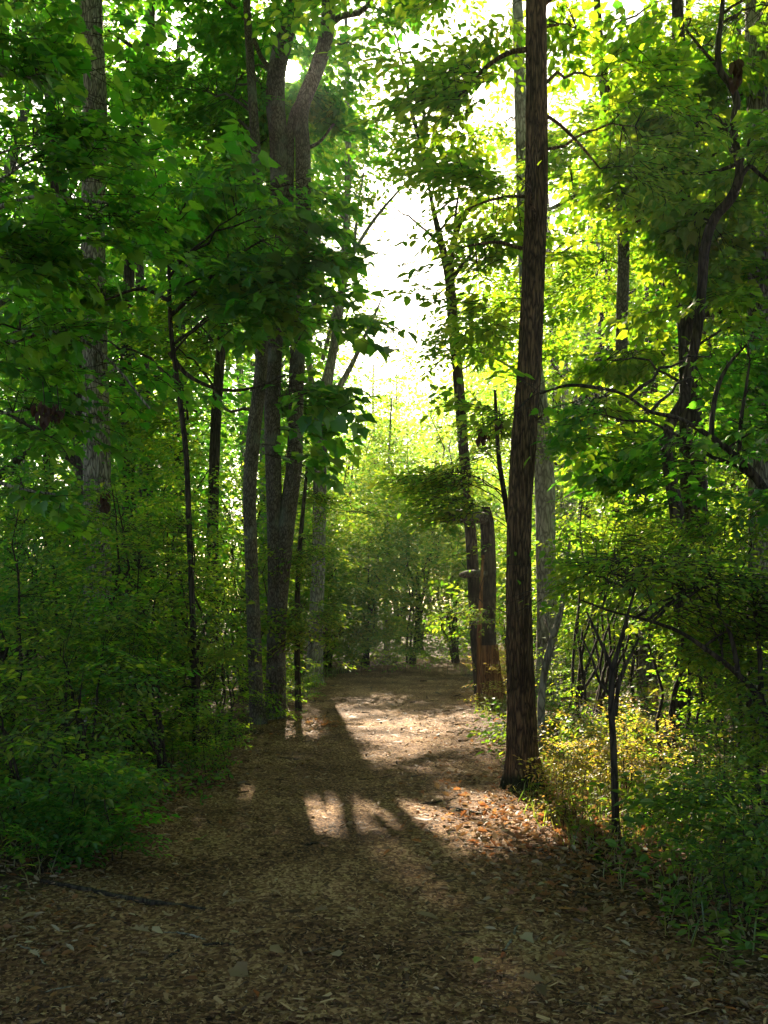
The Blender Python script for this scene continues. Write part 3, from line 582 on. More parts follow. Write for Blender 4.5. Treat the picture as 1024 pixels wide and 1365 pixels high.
tree('young_maple', 'dark green young maple with spreading boughs before the left clump', 'tree', 9.2,
     [(262, 1010, 5), (258, 850, 4.2), (252, 700, 3.8), (248, 600, 3.6), (238, 520, 3.4), (228, 440, 3), (225, 330, 2.2)], BARK_DARK,
     [(290, 330, 9, 100, 40, .8, 90), (375, 335, 9, 40, 30, .4, 32), (240, 380, 9.3, 110, 50, .8, 110), (330, 440, 9, 90, 50, .7, 70), (370, 520, 8.8, 45, 36, .4, 36), (160, 300, 9.5, 100, 60, .8, 80), (230, 260, 9.5, 80, 40, .7, 50), (330, 300, 9.5, 70, 50, .8, 50), (150, 420, 9.5, 60, 60, .6, 50), (360, 590, 9, 40, 26, .4, 22)],
     'broad', MAPLE, LEAF_BROAD,
     branches=[[(226, 470, 3.6), (250, 500, 3), (300, 520, 2.4), (345, 515, 1.8), (380, 500, 1.2)], [(228, 420, 3.4), (245, 405, 3), (270, 380, 2.4), (310, 345, 1.8), (350, 320, 1.2)], [(224, 400, 3), (190, 385, 2.2), (140, 400, 1.5)], [(232, 500, 2.6), (248, 525, 2), (250, 560, 1.4)]],
     n_limb=12, single=240, dens=.31, nseg=12, rings=70, seed=45)
tree('tiered_tree', 'small tree with flat sunlit leaf tiers over the right path edge', 'tree', 10,
     [(703, 1000, 6), (699, 860, 5), (690, 760, 4.5), (676, 680, 3.8), (664, 600, 3), (660, 520, 2)], BARK_DARK,
     [(645, 612, 10, 44, 26, .6, 26), (640, 662, 10, 44, 24, .6, 26), (655, 560, 10.2, 46, 30, .6, 26), (625, 640, 10.3, 50, 10, .5, 16), (650, 740, 9.8, 48, 30, .6, 56), (625, 800, 9.8, 38, 22, .5, 40), (655, 835, 9.7, 36, 24, .5, 40), (650, 700, 10, 46, 26, .6, 36), (610, 750, 10, 30, 20, .4, 20), (590, 640, 10.3, 50, 8, .5, 10)],
     'fine', OVAL, LEAF_FINE, n_limb=12, single=0, clear=False, dens=.7, limb_r=.45, size=1.15, nseg=12, rings=60, seed=48, pitch=(-.25, .15), up_j=.4)
tree('small_beech', 'low beech with flat leaf tiers glowing right beside the left clump', 'tree', 13.6,
     [(398, 950, 4.5), (396, 860, 4), (398, 760, 3.5), (404, 680, 2.6), (410, 620, 1.8)], BARK_DARK,
     [(415, 740, 13.5, 35, 40, .6, 50), (405, 830, 13.3, 36, 50, .6, 70), (415, 660, 13.8, 40, 10, .6, 22), (440, 682, 14, 50, 7, .6, 16), (400, 640, 13.6, 30, 30, .5, 26)],
     'fine', OVAL, LEAF_FINE, n_limb=8, size=1.1, clear=False, dens=.8, limb_r=.45, nseg=8, rings=40, seed=51, pitch=(-.2, .1), up_j=.2)

tree('forked_sapling', 'thin dark sapling forking above its straight stem in the sunny undergrowth', 'sapling', 6.1,
     [(822, 1132, 6), (820, 1060, 5), (818, 1000, 4.6), (815, 945, 4.4), (817, 893, 4), (826, 860, 3), (834, 830, 2.4), (848, 780, 1.6)], BARK_DARK,
     [(800, 790, 6.1, 70, 50, .4, 22), (860, 760, 6.2, 60, 50, .4, 22), (770, 730, 6.3, 60, 40, .4, 14)], 'fine', OVAL, LEAF_FINE,
     branches=[[(816, 893, 3), (808, 872, 2.4), (798, 850, 2), (782, 815, 1.2)], [(817, 930, 2.4), (800, 910, 2), (790, 880, 1.5), (776, 850, 1)], [(820, 955, 3), (826, 910, 2.6), (838, 880, 2), (852, 850, 1.4)]], n_limb=4, nseg=10, rings=50, flare=.3, seed=54)
tree('curved_sapling', 'pale brown sapling curving up behind the dark ridged trunk', 'sapling', 9.3,
     [(728, 1018, 7), (723, 980, 5.6), (722, 930, 5), (727, 890, 5), (737, 850, 4.5), (748, 815, 3.4), (752, 770, 2.4), (760, 720, 1.6)], BARK_PALE,
     [(760, 790, 9.3, 50, 50, .5, 30), (740, 720, 9.4, 40, 40, .5, 22)], 'fine', OVAL, LEAF_FINE, branches=[[(738, 850, 3), (728, 825, 2.2), (718, 800, 1.2)]], n_limb=4, nseg=12, rings=50, seed=57)
tree('amber_sapling', 'slim amber lit sapling beside the reddish snag', 'sapling', 14.2,
     [(640, 950, 4), (639, 900, 3.4), (639, 850, 3.2), (641, 800, 2.6), (644, 740, 1.8)], BARK_RED_SUNLIT, [(640, 765, 14.0, 34, 40, .5, 70), (646, 825, 13.9, 28, 26, .4, 44)], 'fine', OVAL, LEAF_FINE, n_limb=6, clear=False, nseg=8, rings=40, seed=60)  # its amber light is painted into the bark colour
tree('far_sapling', 'thin pole-like sapling standing in the bright clearing', 'sapling', 26,
     [(514, 880, 2.6), (516, 700, 2.1), (519, 600, 1.7), (522, 530, 1)], BARK_PALE, [(521, 560, 26, 20, 30, .6, 8)], 'oval', OVAL, LEAF_OVAL, n_limb=2, nseg=7, rings=30, seed=61)
# arching boughs at the right edge
tree('arching_shrub', 'dark bough arching left across the right side, rooted outside the frame', 'shrub', 7.0,
     [(1075, 1090, 9), (1065, 900, 8), (1050, 740, 7), (1020, 655, 6), (985, 612, 4.8), (940, 577, 3.6), (900, 556, 2.8), (868, 549, 2.4), (830, 525, 2), (790, 516, 2.6), (755, 514, 2), (720, 525, 1.2)], BARK_DARK,
     [(790, 560, 7, 60, 40, .4, 22), (900, 600, 7, 70, 50, .4, 30), (990, 520, 7, 60, 70, .5, 40), (1010, 640, 6.8, 40, 60, .4, 28), (940, 480, 7.2, 60, 50, .5, 26)], 'broad', BROADLEAF, LEAF_BROAD,
     branches=[[(948, 580, 4), (950, 550, 3.4), (958, 512, 3), (972, 485, 2.2), (995, 460, 1.4)], [(985, 610, 3), (988, 560, 2.6), (994, 520, 2), (1000, 480, 1.4)]], n_limb=5, single=160, size=.68, nseg=12, rings=90, bump=.06, seed=63)
tree('low_arching_shrub', 'low dark bough bowed over the shaded plants at lower right', 'shrub', 6.4,
     [(1040, 1010, 6), (1015, 935, 5), (985, 900, 4), (945, 868, 3.2), (905, 842, 2.6), (860, 826, 2), (815, 815, 1.5), (775, 800, 1.2)], BARK_DARK,
     [(930, 790, 6.6, 90, 50, .5, 60), (1000, 820, 6.4, 60, 70, .5, 50), (850, 770, 6.8, 60, 40, .5, 36)], 'fine', OVAL, LEAF_FINE, branches=[[(985, 900, 3.5), (975, 850, 3), (955, 800, 2.4), (940, 740, 1.6)], [(1015, 935, 4), (1012, 860, 3), (1000, 780, 2)]], n_limb=5, nseg=10, rings=60, seed=66)

# the broken snag with its weathered limb end
T = px_line([(653, 948, 17), (653, 900, 13.5), (651, 840, 12), (651, 780, 11), (650, 720, 10), (649, 690, 9.5), (648, 676, 6)], 14.6)
sb = np.array([T[0, 0], T[0, 1], gz(T[0, 0], T[0, 1])]); T[0, 2] = sb[2] - .03
snag = thing('broken_snag', 'dark broken snag with sun-tinted amber foot and weathered limb slab jutting left', 'dead tree', sb)
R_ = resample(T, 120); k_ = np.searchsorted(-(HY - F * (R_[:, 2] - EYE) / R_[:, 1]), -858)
Acc().add(*tube(R_[:k_, :3], R_[:k_, 3] * 1.06, 24, .09, 10, .6, 70)).build('sunlit_amber_foot', BARK_RED_SUNLIT, snag, sb)  # lower snag coloured orange as if lit by the sun
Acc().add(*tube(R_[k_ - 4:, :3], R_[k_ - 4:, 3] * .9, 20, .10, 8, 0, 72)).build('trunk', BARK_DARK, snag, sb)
B_ = resample(px_line([(650, 692, 7), (632, 690, 8.5), (612, 689, 9.5), (596, 690, 8), (586, 691, 4)], 14.4), 26)
v_, f_ = tube(B_[:, :3], B_[:, 3], 12, .16, 4, 0, 71); Acc().add(v_, f_).build('broken_limb', BARK_LICHEN, snag, sb)
for zz in (766,):
    q_ = resample(px_line([(650, zz, 4), (634, zz - 2, 5), (618, zz, 4.5), (612, zz + 1, 2)], 14.3), 12); Acc().add(*tube(q_[:, :3], q_[:, 3], 8, .15, 4, 0, zz)).build('limb_stub', BARK_LICHEN, snag, sb)

# ------------------------------------------------------------------ shrubs
def shrub(name, label, cat, x, y, h, rx, ry, n, kind='fine', shape=OVAL, mat=None, size=1.0, n_stem=5, group=None, z0=.15, twigs=True, single=0, pitch=(-.3, .35), parts=True, up_j=.4):
    z = float(gz(x, y)); base = np.array([x, y, z]); root = thing(name, label, cat, base, group)
    v = clumps(n, .45, 9, .17); lo = h * z0
    P = v * np.array([rx, ry, (h - lo) / 2]) + base + np.array([0, 0, (h + lo) / 2]); P = P[keep(P)]
    if len(P) < 3: P = base + np.array([[0, 0, h * .8], [.1, 0, h], [-.1, .1, h * .9]])
    pts, join = [], Acc()
    for i in rng.choice(len(P), min(n_stem, len(P)), False):
        a = base + np.array([rng.normal(0, .06), rng.normal(0, .06), -.03]); c = limb_curve(a, P[i] * .9 + base * .1 + np.array([0, 0, .1 * h]), .22, 9, .06); pts.append(c)
        tb = tube(c, np.linspace(.006 + .006 * h, .004, len(c)), 5)
        if parts: Acc().add(*tb).build('stem', TWIG, root, base)
        else: join.add(*tb)
    if join.n: join.build('branching_stem', TWIG, root, base, 'stuff')
    L = np.concatenate(pts)
    foliage('foliage', root, base, P, lambda q: np.repeat(base[None], len(q), 0), kind, shape, mat, size, limbs=L, twigs=twigs, use_keep=False, single=single, pitch=pitch, twig_r=.0025, up_j=up_j)
    return root

S_ = lambda px, Y: (px - HX) / F * Y
left = [  # px, Y, top px y, half width px, n
    (30, 6.2, 880, 150, 110, 'fine leaved dark shrub at the left frame edge, lowest leaves near the path'),
    (110, 7.0, 780, 120, 110, 'dark shrub before the pale furrowed trunk'),
    (215, 8.2, 800, 90, 100, 'dark shrub left of the clump with a few lit leaves on top'),
    (20, 7.8, 640, 120, 120, 'tall shaded shrub filling the left edge below the maple boughs'),
    (180, 9.4, 650, 90, 130, 'tall shrub right of the pale trunk with fine dull leaves'),
    (265, 9.8, 700, 60, 100, 'shrub close to the slim grey trunk, pale leaf undersides showing'),
    (300, 10.6, 820, 45, 60, 'low shrub with bare dark stems at the foot of the left clump'),
    (90, 10, 600, 110, 120, 'big dull green shrub behind the pale furrowed trunk'),
    (245, 12.5, 590, 80, 110, 'shrub in half shade behind the slim grey trunk'),
    (20, 11.5, 560, 110, 110, 'bushy understorey shrub deep at the left edge'),
    (330, 15, 690, 60, 80, 'shrub glimpsed between the slim trunk and the twin stems'),
    (110, 15, 560, 120, 120, 'high shrub lit on top far behind the pale trunk')]
for px, Y, ty, hw_, n, lab in left:
    h = EYE - (ty - HY) / F * Y
    shrub('shrub', lab, 'shrub', S_(px, Y), Y, h, hw_ / F * Y, .9 + .03 * Y, int(n * (1.3 if len(lab) % 3 else 1.0)), ('fine', 'tiny', 'mid')[len(lab) % 3] if Y < 9.9 else 'fine', OVAL if Y < 8.5 else KITE, (LEAF_FINE, LEAF_BROAD)[len(lab) % 2 if Y > 7.5 else 0], (1.0 if Y < 9 else 1.25) * (1, 1.3, .62)[len(lab) % 3 if Y < 9.9 else 0], 8, 'shrubs left of the path', .05, twigs=Y < 10)
right = [
    (1000, 5.4, 985, 60, 40, 'slim dark shrub with upright stems at the lower right corner'),
    (1000, 7.2, 700, 80, 110, 'dark leafy shrub at the right frame edge under the arching bough'),
    (900, 7.6, 720, 90, 110, 'shaded shrub filling the space under the arching bough'),
    (800, 9.6, 700, 60, 70, 'half lit shrub behind the forked sapling'),
    (770, 11, 660, 70, 110, 'sunlit yellow-green shrub right of the dark ridged trunk'),
    (860, 12.5, 600, 80, 120, 'bright shrub between the leaning and the crooked trees'),
    (960, 12, 640, 80, 110, 'shrub in deep shade behind the thick dark trunk'),
    (760, 9.8, 900, 45, 46, 'low glowing green shrub beside the curved sapling'),
    (820, 14.5, 760, 70, 80, 'hazy lit shrub far behind the forked sapling'),
    (690, 15.5, 760, 45, 60, 'shrub glowing behind the ridged trunk and the snag')]
for px, Y, ty, hw_, n, lab in right:
    h = EYE - (ty - HY) / F * Y
    shrub('shrub', lab, 'shrub', S_(px, Y), Y, h, hw_ / F * Y, .8 + .03 * Y, int(n * 1.2), 'fine', OVAL if Y < 8.5 else KITE, LEAF_FINE, 1.0 if Y < 9 else 1.25, 6, 'shrubs right of the path', .1, twigs=Y < 10)
endw = [(440, 21.5, 640, 50, 'shaded shrub closing the path end at its left side'), (490, 22.5, 625, 60, 'shaded shrub closing the path end in the middle'), (550, 23.5, 610, 60, 'shaded shrub closing the path end at its right side'),
        (610, 24, 600, 60, 'dim shrub behind the flat leaf tiers at the path bend'), (470, 26, 560, 70, 'rounded green bush above the shaded path end, left one'), (560, 28, 540, 80, 'rounded green bush above the shaded path end, right one'),
        (450, 31, 470, 80, 'bright bush in the clearing left of the pole-like sapling'), (530, 34, 450, 90, 'bright hazy bush right behind the pole-like sapling'), (600, 33, 450, 80, 'bright bush right of the pole-like sapling behind the leaf tiers')]
for px, Y, ty, hw_, lab in endw:
    h = EYE - (ty - HY) / F * Y
    shrub('bush', lab, 'bush', S_(px, Y), Y, h, hw_ / F * Y, 1.4, 300 if Y < 25 else 210, 'mid', KITE, LEAF_FINE, 1.25, 7, 'bushes beyond the path end', .02, twigs=False)

# ------------------------------------------------------------------ the wood behind
def wood_tree(x, y, H, r, n, lab, group, bark, mat, size=1.0, low=.3, above=False):
    z = float(gz(x, y)); base = np.array([x, y, z]); root = thing('woodland_tree', lab, 'tree', base, group)
    lean = rng.normal(0, .04, 2); t = np.linspace(0, 1, 14); bend = rng.normal(0, .25, 2)
    P = np.c_[x + lean[0] * H * t + bend[0] * np.sin(t * 5), y + lean[1] * H * t + bend[1] * np.sin(t * 4), z - .05 + t * H * .93]
    rr = (.07 + .009 * H) * (1 - .8 * t); a = Acc().add(*tube(P, rr, 9, .05, 6, .4, int(x * 10) % 97))
    C = base + np.array([0, 0, H * (1 + low) / 2]); v = clumps(n, .42, 9, .17)
    Q = v * np.array([r, r, H * (1 - low) / 2]) + C; Q[:, :2] += lean * (Q[:, 2:] - z); Q = Q[keep(Q)]
    if above: px, py = proj(Q); Q = Q[(Q[:, 1] < 0) | (py < -520) | (px < -520) | (px > 1540)]
    if len(Q):
        for i in rng.choice(len(Q), min(9, len(Q)), False):
            k = np.argmin(np.abs(P[:, 2] - (Q[i, 2] - .6 * np.hypot(*(Q[i, :2] - P[7, :2]))))); c = limb_curve(P[k], Q[i], .12, 6); a.add(*tube(c, np.linspace(rr[k] * .5, .012, 6), 5))
    a.build('trunk', bark, root, base)
    if len(Q): foliage('crown', root, base, Q, lambda q: np.c_[np.repeat(P[7:8, :2], len(q), 0), q[:, 2]], 'far', KITE, mat, size, twigs=False, use_keep=False)
    return root
def where(x, y, side, far):
    px = HX + F * x / y
    if side == 'left': w_ = 'near the left frame edge' if px < 60 else 'just left of the tall pale trunk' if px < 128 else 'between the tall pale trunk and the thin dark stem' if px < 285 else 'behind the left clump of stems'
    else: w_ = 'behind the snag and ridged trunk' if px < 720 else 'between the ridged trunk and the leaning tree' if px < 850 else 'behind the crooked tree' if px < 960 else 'at the right frame edge'
    return ('far hazy' if far else 'nearer' if y < 23 else 'deeper'), w_
WORD = {'dark_bark': 'dark', 'grey_lichen_bark': 'grey', 'pale_bark': 'pale'}
def wood_label(x, y, side, bark, far=False):
    a, b = where(x, y, side, far); return '%s %s woodland tree standing %s' % (a, WORD[bark.name], b)
BK = [BARK_DARK, BARK_LICHEN, BARK_PALE, BARK_DARK]
spots = []
def scatter(n, x0, x1, y0, y1, dmin, ok=lambda x, y: True):
    out_ = []
    for _ in range(n * 40):
        if len(out_) >= n: break
        x, y = rng.uniform(x0, x1), rng.uniform(y0, y1)
        if abs(x - path_mid(y)) < path_half(y) + .8 and y < 29: continue
        if not ok(x, y) or any((x - a) ** 2 + (y - b) ** 2 < dmin ** 2 for a, b in spots): continue
        spots.append((x, y)); out_.append((x, y))
    return out_
open_way = lambda x, y: not -.3 < x + .096 * (y - 7.6) < 2.9      # no trunk stands between the sun and the lit verge
infr = lambda m: (lambda x, y: abs(x) < .42 * y + m and open_way(x, y))
for x, y in scatter(20, -16, -4.2, 14, 32, 2.0, lambda x, y: abs(x) < .42 * y + 2 and open_way(x, y) and not (y < 25 and -30 < HX + F * x / y < 115)):
    bk = BK[rng.integers(4)]
    wood_tree(x, y, rng.uniform(14, 20), rng.uniform(1.9, 2.8), 96, wood_label(x, y, 'left', bk, False), 'trees of the left wood', bk, LEAF_BROAD, 1.15, .2)
for x, y in scatter(16, 3.6, 15, 15, 32, 2.0, infr(2)):
    bk = BK[rng.integers(4)]
    wood_tree(x, y, rng.uniform(11, 16), rng.uniform(1.7, 2.5), 94, wood_label(x, y, 'right', bk, False), 'trees of the right wood', bk, LEAF_OVAL, 1.15, .15)
for x, y in scatter(13, -28, -3.0, 33, 62, 3.2, infr(2)):
    bk = BK[rng.integers(4)]
    wood_tree(x, y, rng.uniform(20, 29), rng.uniform(2.8, 4.2), 150, wood_label(x, y, 'left', bk, True), 'far trees on the left', bk, LEAF_BROAD, 1.9, .1)
for x, y in scatter(13, 3.5, 28, 33, 62, 3.2, infr(2)):
    bk = BK[rng.integers(4)]
    wood_tree(x, y, rng.uniform(19, 27), rng.uniform(2.8, 4.2), 150, wood_label(x, y, 'right', bk, True), 'far trees on the right', bk, LEAF_OVAL, 1.8, .1)
for x, y in scatter(9, -7, 8, 46, 75, 3.4):
    wood_tree(x, y, .27 * y + rng.uniform(-3, 1), rng.uniform(2.8, 3.8), 140, 'pale hazy tree closing the clearing below the sky gap', 'trees across the clearing', BK[rng.integers(4)], LEAF_OVAL, 1.8, .03)
for x, y in [(-3.6, 1.5), (3.5, .5), (-4.2, -3), (3.9, -3.5), (-3.4, -7.5), (3.3, -8), (-6.5, -1), (6.5, -1.5), (.5, -11), (6, 4.2), (-6.4, 4.0), (-5.2, 7.2), (5.4, 8), (-5.0, 10.8), (6.2, 11), (-3.0, 3.5), (3.1, 3.6)]:  # unseen trees, added to hold skylight off the near ground
    wood_tree(x, y, rng.uniform(14, 17), 3.5, 90, 'woodland tree added outside the picture to cut skylight over the near path', 'unseen trees added around the viewer', BK[rng.integers(4)], LEAF_BROAD, 2.0, .5, True)
n = 20000; Y = rng.uniform(78, 120, n); x = rng.uniform(-.5, .5, n) * Y; top = 13 + 5 * np.sin(x * .21) + 4 * np.sin(x * .47 + Y * .1) + .12 * np.abs(x) * 2
P = np.c_[x, Y, 1 + top * rng.random(n) ** .8]; px, py = proj(P); P = P[gap(px, py) < .3]; n = len(P); a_ = rng.uniform(0, 6.28, n); acc = Acc()
leaves_mesh(acc, KITE, P, frames(np.c_[np.cos(a_), np.sin(a_), rng.uniform(-.5, .2, n)], np.c_[rng.normal(0, .5, (n, 2)), np.ones(n)]), rng.uniform(.5, 1.0, n))
acc.build('far_wood', LEAF_OVAL, kind='stuff', smooth=False)
for x, y in scatter(30, -17, 17, 15, 40, 1.6, lambda x, y: abs(x) > 2.5 and abs(x) < .42 * y + 1):
    shrub('understorey_bush', 'loose understorey bush on the forest floor of the %s wood' % ('left' if x < 0 else 'right'), 'bush', x, y, rng.uniform(2.6, 5.2), rng.uniform(1.1, 1.8), 1.3, 60, 'mid', KITE, LEAF_FINE, 1.65, 6, 'understorey bushes', .02, twigs=False, parts=False)

for x, y in scatter(16, -14, -3.4, 17, 34, 1.6, infr(1)):
    shrub('understorey_bush', 'tall understorey bush deep in the shaded wood on the left', 'bush', x, y, rng.uniform(5, 8.5), rng.uniform(1.3, 1.9), 1.4, 62, 'mid', KITE, LEAF_BROAD, 2.0, 6, 'tall understorey bushes', .05, twigs=False, parts=False)
for x, y in scatter(8, 3.6, 13, 17, 34, 1.6, infr(1)):
    shrub('understorey_bush', 'tall understorey bush deep in the sunlit wood on the right', 'bush', x, y, rng.uniform(4, 6.5), rng.uniform(1.3, 1.9), 1.4, 50, 'mid', KITE, LEAF_OVAL, 2.0, 6, 'tall understorey bushes', .05, twigs=False, parts=False)

# ------------------------------------------------------------------ low plants, grass, ground cover
def low_plants(n, box, h, label, mat, group, kind='tiny', size=1.0, nsp=(8, 14), name='woodland_plant'):
    k = 0
    while k < n:
        px, pyb = rng.uniform(box[0], box[2]), rng.uniform(box[1], box[3]); Y = EYE * F / (pyb - HY); x = S_(px, Y)
        k += 1
        hh = rng.uniform(*h); z = float(gz(x, Y)); base = np.array([x, Y, z]); root = thing(name, label(px, pyb) if callable(label) else label, 'plant', base, group)
        ns = rng.integers(*nsp); st = Acc(); P, D = [], []
        c = limb_curve(base + [0, 0, -.02], base + np.array([rng.normal(0, .12) * hh, rng.normal(0, .12) * hh, hh]), .05, 7)
        for i in range(ns):
            t = rng.uniform(.25, 1); p = c[min(6, int(t * 6.99))]; a = rng.uniform(0, 6.28); P.append(p); D.append((math.cos(a), math.sin(a), rng.uniform(-.1, .7)))
        st.add(*tube(c, np.linspace(.0045, .002, 7), 4)); st.build('stem', TWIG, root, base)
        P, D = np.array(P), np.array(D); U = np.c_[rng.normal(0, .35, (ns, 2)), np.ones(ns)]
        lp, lR, ls, sg = place_sprays(kind, P, D, U, size * rng.uniform(.6, 1.1, ns) * (.5 + .7 * hh)); a = Acc()
        leaves_mesh(a, KITE, lp, lR, ls); segs_mesh(a, sg, .0014, 1); a.build('foliage', [mat, TWIG], root, base, 'stuff', smooth=False)
low_plants(34, (735, 985, 950, 1120), (.15, .55), lambda px, py: 'sunlit yellow-green plant %s, %s' % ('between ridged trunk and forked sapling' if px < 808 else 'just right of the forked sapling' if px < 890 else 'toward the right frame edge', 'at the path edge' if py > 1075 else 'midway back' if py > 1010 else 'at the back'), LEAF_WARM, 'sunlit low plants on the right')
low_plants(10, (730, 930, 800, 985), (.5, .9), 'glowing green plant just behind the ridged trunk foot', LEAF_FINE, 'glowing plants behind the trunk')
low_plants(12, (935, 1090, 1024, 1260), (.3, .75), lambda px, py: 'shaded green plant at the lower right %s, %s' % ('path edge' if px < 975 else 'frame edge', 'nearest the camera' if py > 1200 else 'midway along the verge' if py > 1140 else 'below the sunny undergrowth'), LEAF_FINE, 'shaded low plants on the right', size=1.2)
low_plants(16, (0, 1060, 190, 1170), (.2, .6), lambda px, py: 'dark plant at the lower left %s, %s' % ('frame edge' if px < 70 else 'path edge' if px > 130 else 'verge', 'beside the long stick' if py > 1130 else 'before the dark shrub' if py < 1095 else 'halfway back'), LEAF_BROAD, 'dark low plants on the left', kind='oval', size=.75)
low_plants(14, (150, 985, 310, 1060), (.25, .6), 'dim green plant in the verge below the left shrubs', LEAF_FINE, 'verge plants on the left', size=1.1)
low_plants(12, (340, 915, 420, 985), (.25, .6), 'small leafy plant at the foot of the left clump', LEAF_FINE, 'plants at the clump foot', size=1.2)
low_plants(10, (640, 905, 690, 960), (.3, .7), 'sunlit plant at the foot of the reddish snag', LEAF_WARM, 'plants at the snag foot', size=1.3)
low_plants(16, (420, 893, 640, 902), (.5, 1.1), 'dark plant in front of the bushes at the path end', LEAF_FINE, 'plants at the path end', size=1.8)

def scatter_ground(n, y0, y1, lo, hi, pw=2.0):
    """positions spread evenly as seen; lo/hi = distance from the path's edge"""
    uu = rng.random(n); Y = 1 / (1 / y0 + uu * (1 / y1 - 1 / y0)); side = rng.choice([-1, 1], n)
    x = path_mid(Y) + side * (path_half(Y) + rng.uniform(lo, hi, n)); return x, Y
def blades(n, x, y, h, mat, name, kind='stuff', w_=.0035):
    a = rng.uniform(0, 6.28, n); d = np.c_[np.cos(a), np.sin(a), np.zeros(n)]; s = np.c_[-np.sin(a), np.cos(a), np.zeros(n)]
    H = rng.uniform(.5, 1.1, n)[:, None] * h; b = np.c_[x, y, gz(x, y)]; lean = rng.uniform(.3, 1.3, n)[:, None] * H; W = w_ * rng.uniform(.6, 1.3, n)[:, None]
    up = np.array([0, 0, 1.0])
    V = np.stack([b - s * W, b + s * W, b + d * lean * .35 + up * H * .6 + s * W * .8, b + d * lean * .35 + up * H * .6 - s * W * .8, b + d * lean + up * H * .92], 1)
    acc = Acc(); q = np.array([(0, 1, 2, 3)]); acc.add(V.reshape(-1, 3), (q[None] + (np.arange(n) * 5)[:, None, None]).reshape(-1, 4))
    t = np.array([(3, 2, 4)]); acc.f[3].append((t[None] + (np.arange(n) * 5)[:, None, None]).reshape(-1, 3)); acc.m[3].append(np.zeros(n, np.int32))
    o = acc.build(name, mat, smooth=False); o['kind'] = kind; return o
gx_, gy_ = [], []
for px, pyb, sx, sy, n in [(240, 985, 34, 22, 900), (210, 1020, 60, 26, 700), (380, 960, 26, 16, 500), (90, 1120, 80, 26, 500), (780, 1040, 60, 40, 900), (860, 1080, 70, 40, 900), (960, 1130, 50, 60, 700), (670, 945, 24, 8, 300), (520, 899, 90, 2, 900), (430, 915, 16, 8, 300)]:
    a, b = rng.normal(px, sx, n), np.maximum(rng.normal(pyb, sy, n), 892); Y = EYE * F / (b - HY); gx_.append(S_(a, Y)); gy_.append(Y)
gx_, gy_ = np.concatenate(gx_), np.concatenate(gy_); m = np.abs(gx_ - path_mid(gy_)) > path_half(gy_) - .15; m |= gy_ > 21
o = blades(m.sum(), gx_[m], gy_[m], .2, GRASS, 'grass'); 
x, Y = scatter_ground(9000, 4, 24, -.1, 3.2); P = np.c_[x, Y, gz(x, Y) + rng.uniform(.02, .16, len(x))]
a_ = rng.uniform(0, 6.28, len(x)); acc = Acc()
leaves_mesh(acc, OVAL, P, frames(np.c_[np.cos(a_), np.sin(a_), rng.uniform(-.3, .4, len(x))], np.c_[rng.normal(0, .4, (len(x), 2)), np.ones(len(x))]), rng.uniform(.03, .075, len(x)))
o = acc.build('ground_cover', LEAF_FINE, kind='stuff', smooth=False)

# ------------------------------------------------------------------ litter on the ground
n = 92000; uu = rng.random(n); Y = 1 / (1 / 3.2 + uu * (1 / 20. - 1 / 3.2)); x = rng.uniform(-1, 1, n) * np.minimum(.45 * Y + .3, 2.6)
L = rng.lognormal(math.log(.014), .6, n) * np.clip(Y / 6, 1, 2.2); W = L * rng.uniform(.1, .3, n); a_ = rng.uniform(0, 6.28, n)
bare = .5 + .5 * np.sin(2.3 * x + 1.1 * np.sin(1.9 * Y)) * np.sin(1.7 * Y + .8 * np.sin(2.7 * x)); m_ = rng.random(n) < .35 + .65 * bare; x, Y, L, W, a_ = x[m_], Y[m_], L[m_], W[m_], a_[m_]; n = len(x)
d = frames(np.c_[np.cos(a_), np.sin(a_), rng.normal(0, .22, n)], np.c_[rng.normal(0, .35, (n, 2)), np.ones(n)])
c = np.c_[x, Y, gz(x, Y) + .012 + rng.uniform(0, .008, n)]
q = np.array([(-.5, -.5, 0), (.5, -.4, .0), (.45, .5, .15), (-.5, .45, .1)])
V = c[:, None] + d[:, None, :, 0] * (q[None, :, 0:1] * L[:, None, None]) + d[:, None, :, 1] * (q[None, :, 1:2] * W[:, None, None]) + d[:, None, :, 2] * (q[None, :, 2:3] * W[:, None, None])
acc = Acc().add(V.reshape(-1, 3), (np.array([(0, 1, 2, 3)])[None] + (np.arange(n) * 4)[:, None, None]).reshape(-1, 4)); o = acc.build('wood_chips', CHIP, kind='stuff', smooth=False)
n = 13000; uu = rng.random(n); Y = 1 / (1 / 3.2 + uu * (1 / 20. - 1 / 3.2)); s = rng.choice([-1, 1], n); x = path_mid(Y) + s * (path_half(Y) + rng.normal(.25, .55, n))
a_ = rng.uniform(0, 6.28, n); acc = Acc()
fr = frames(np.c_[np.cos(a_), np.sin(a_), rng.normal(0, .3, n)], np.c_[rng.normal(0, .5, (n, 2)), np.ones(n)]); sz = rng.uniform(.018, .06, n); P = np.c_[x, Y, gz(x, Y) + rng.uniform(.01, .03, n)]
h_ = rng.random(n) < .82
leaves_mesh(acc, LONG, P[h_], fr[h_], sz[h_], 0); leaves_mesh(acc, OVAL, P[~h_], fr[~h_], sz[~h_], 1)
n = 2600; px = np.r_[rng.normal(800, 80, 1500), rng.normal(690, 80, 700), rng.normal(432, 14, 120), rng.normal(222, 14, 280)]; pyb = np.r_[rng.normal(1105, 50, 1500), rng.normal(1090, 45, 700), rng.normal(968, 5, 120), rng.normal(1045, 12, 280)]
Y = EYE * F / (np.maximum(pyb, 960) - HY); x = S_(px, Y); a_ = rng.uniform(0, 6.28, n)
fr = frames(np.c_[np.cos(a_), np.sin(a_), rng.normal(0, .4, n)], np.c_[rng.normal(0, .6, (n, 2)), np.ones(n)])
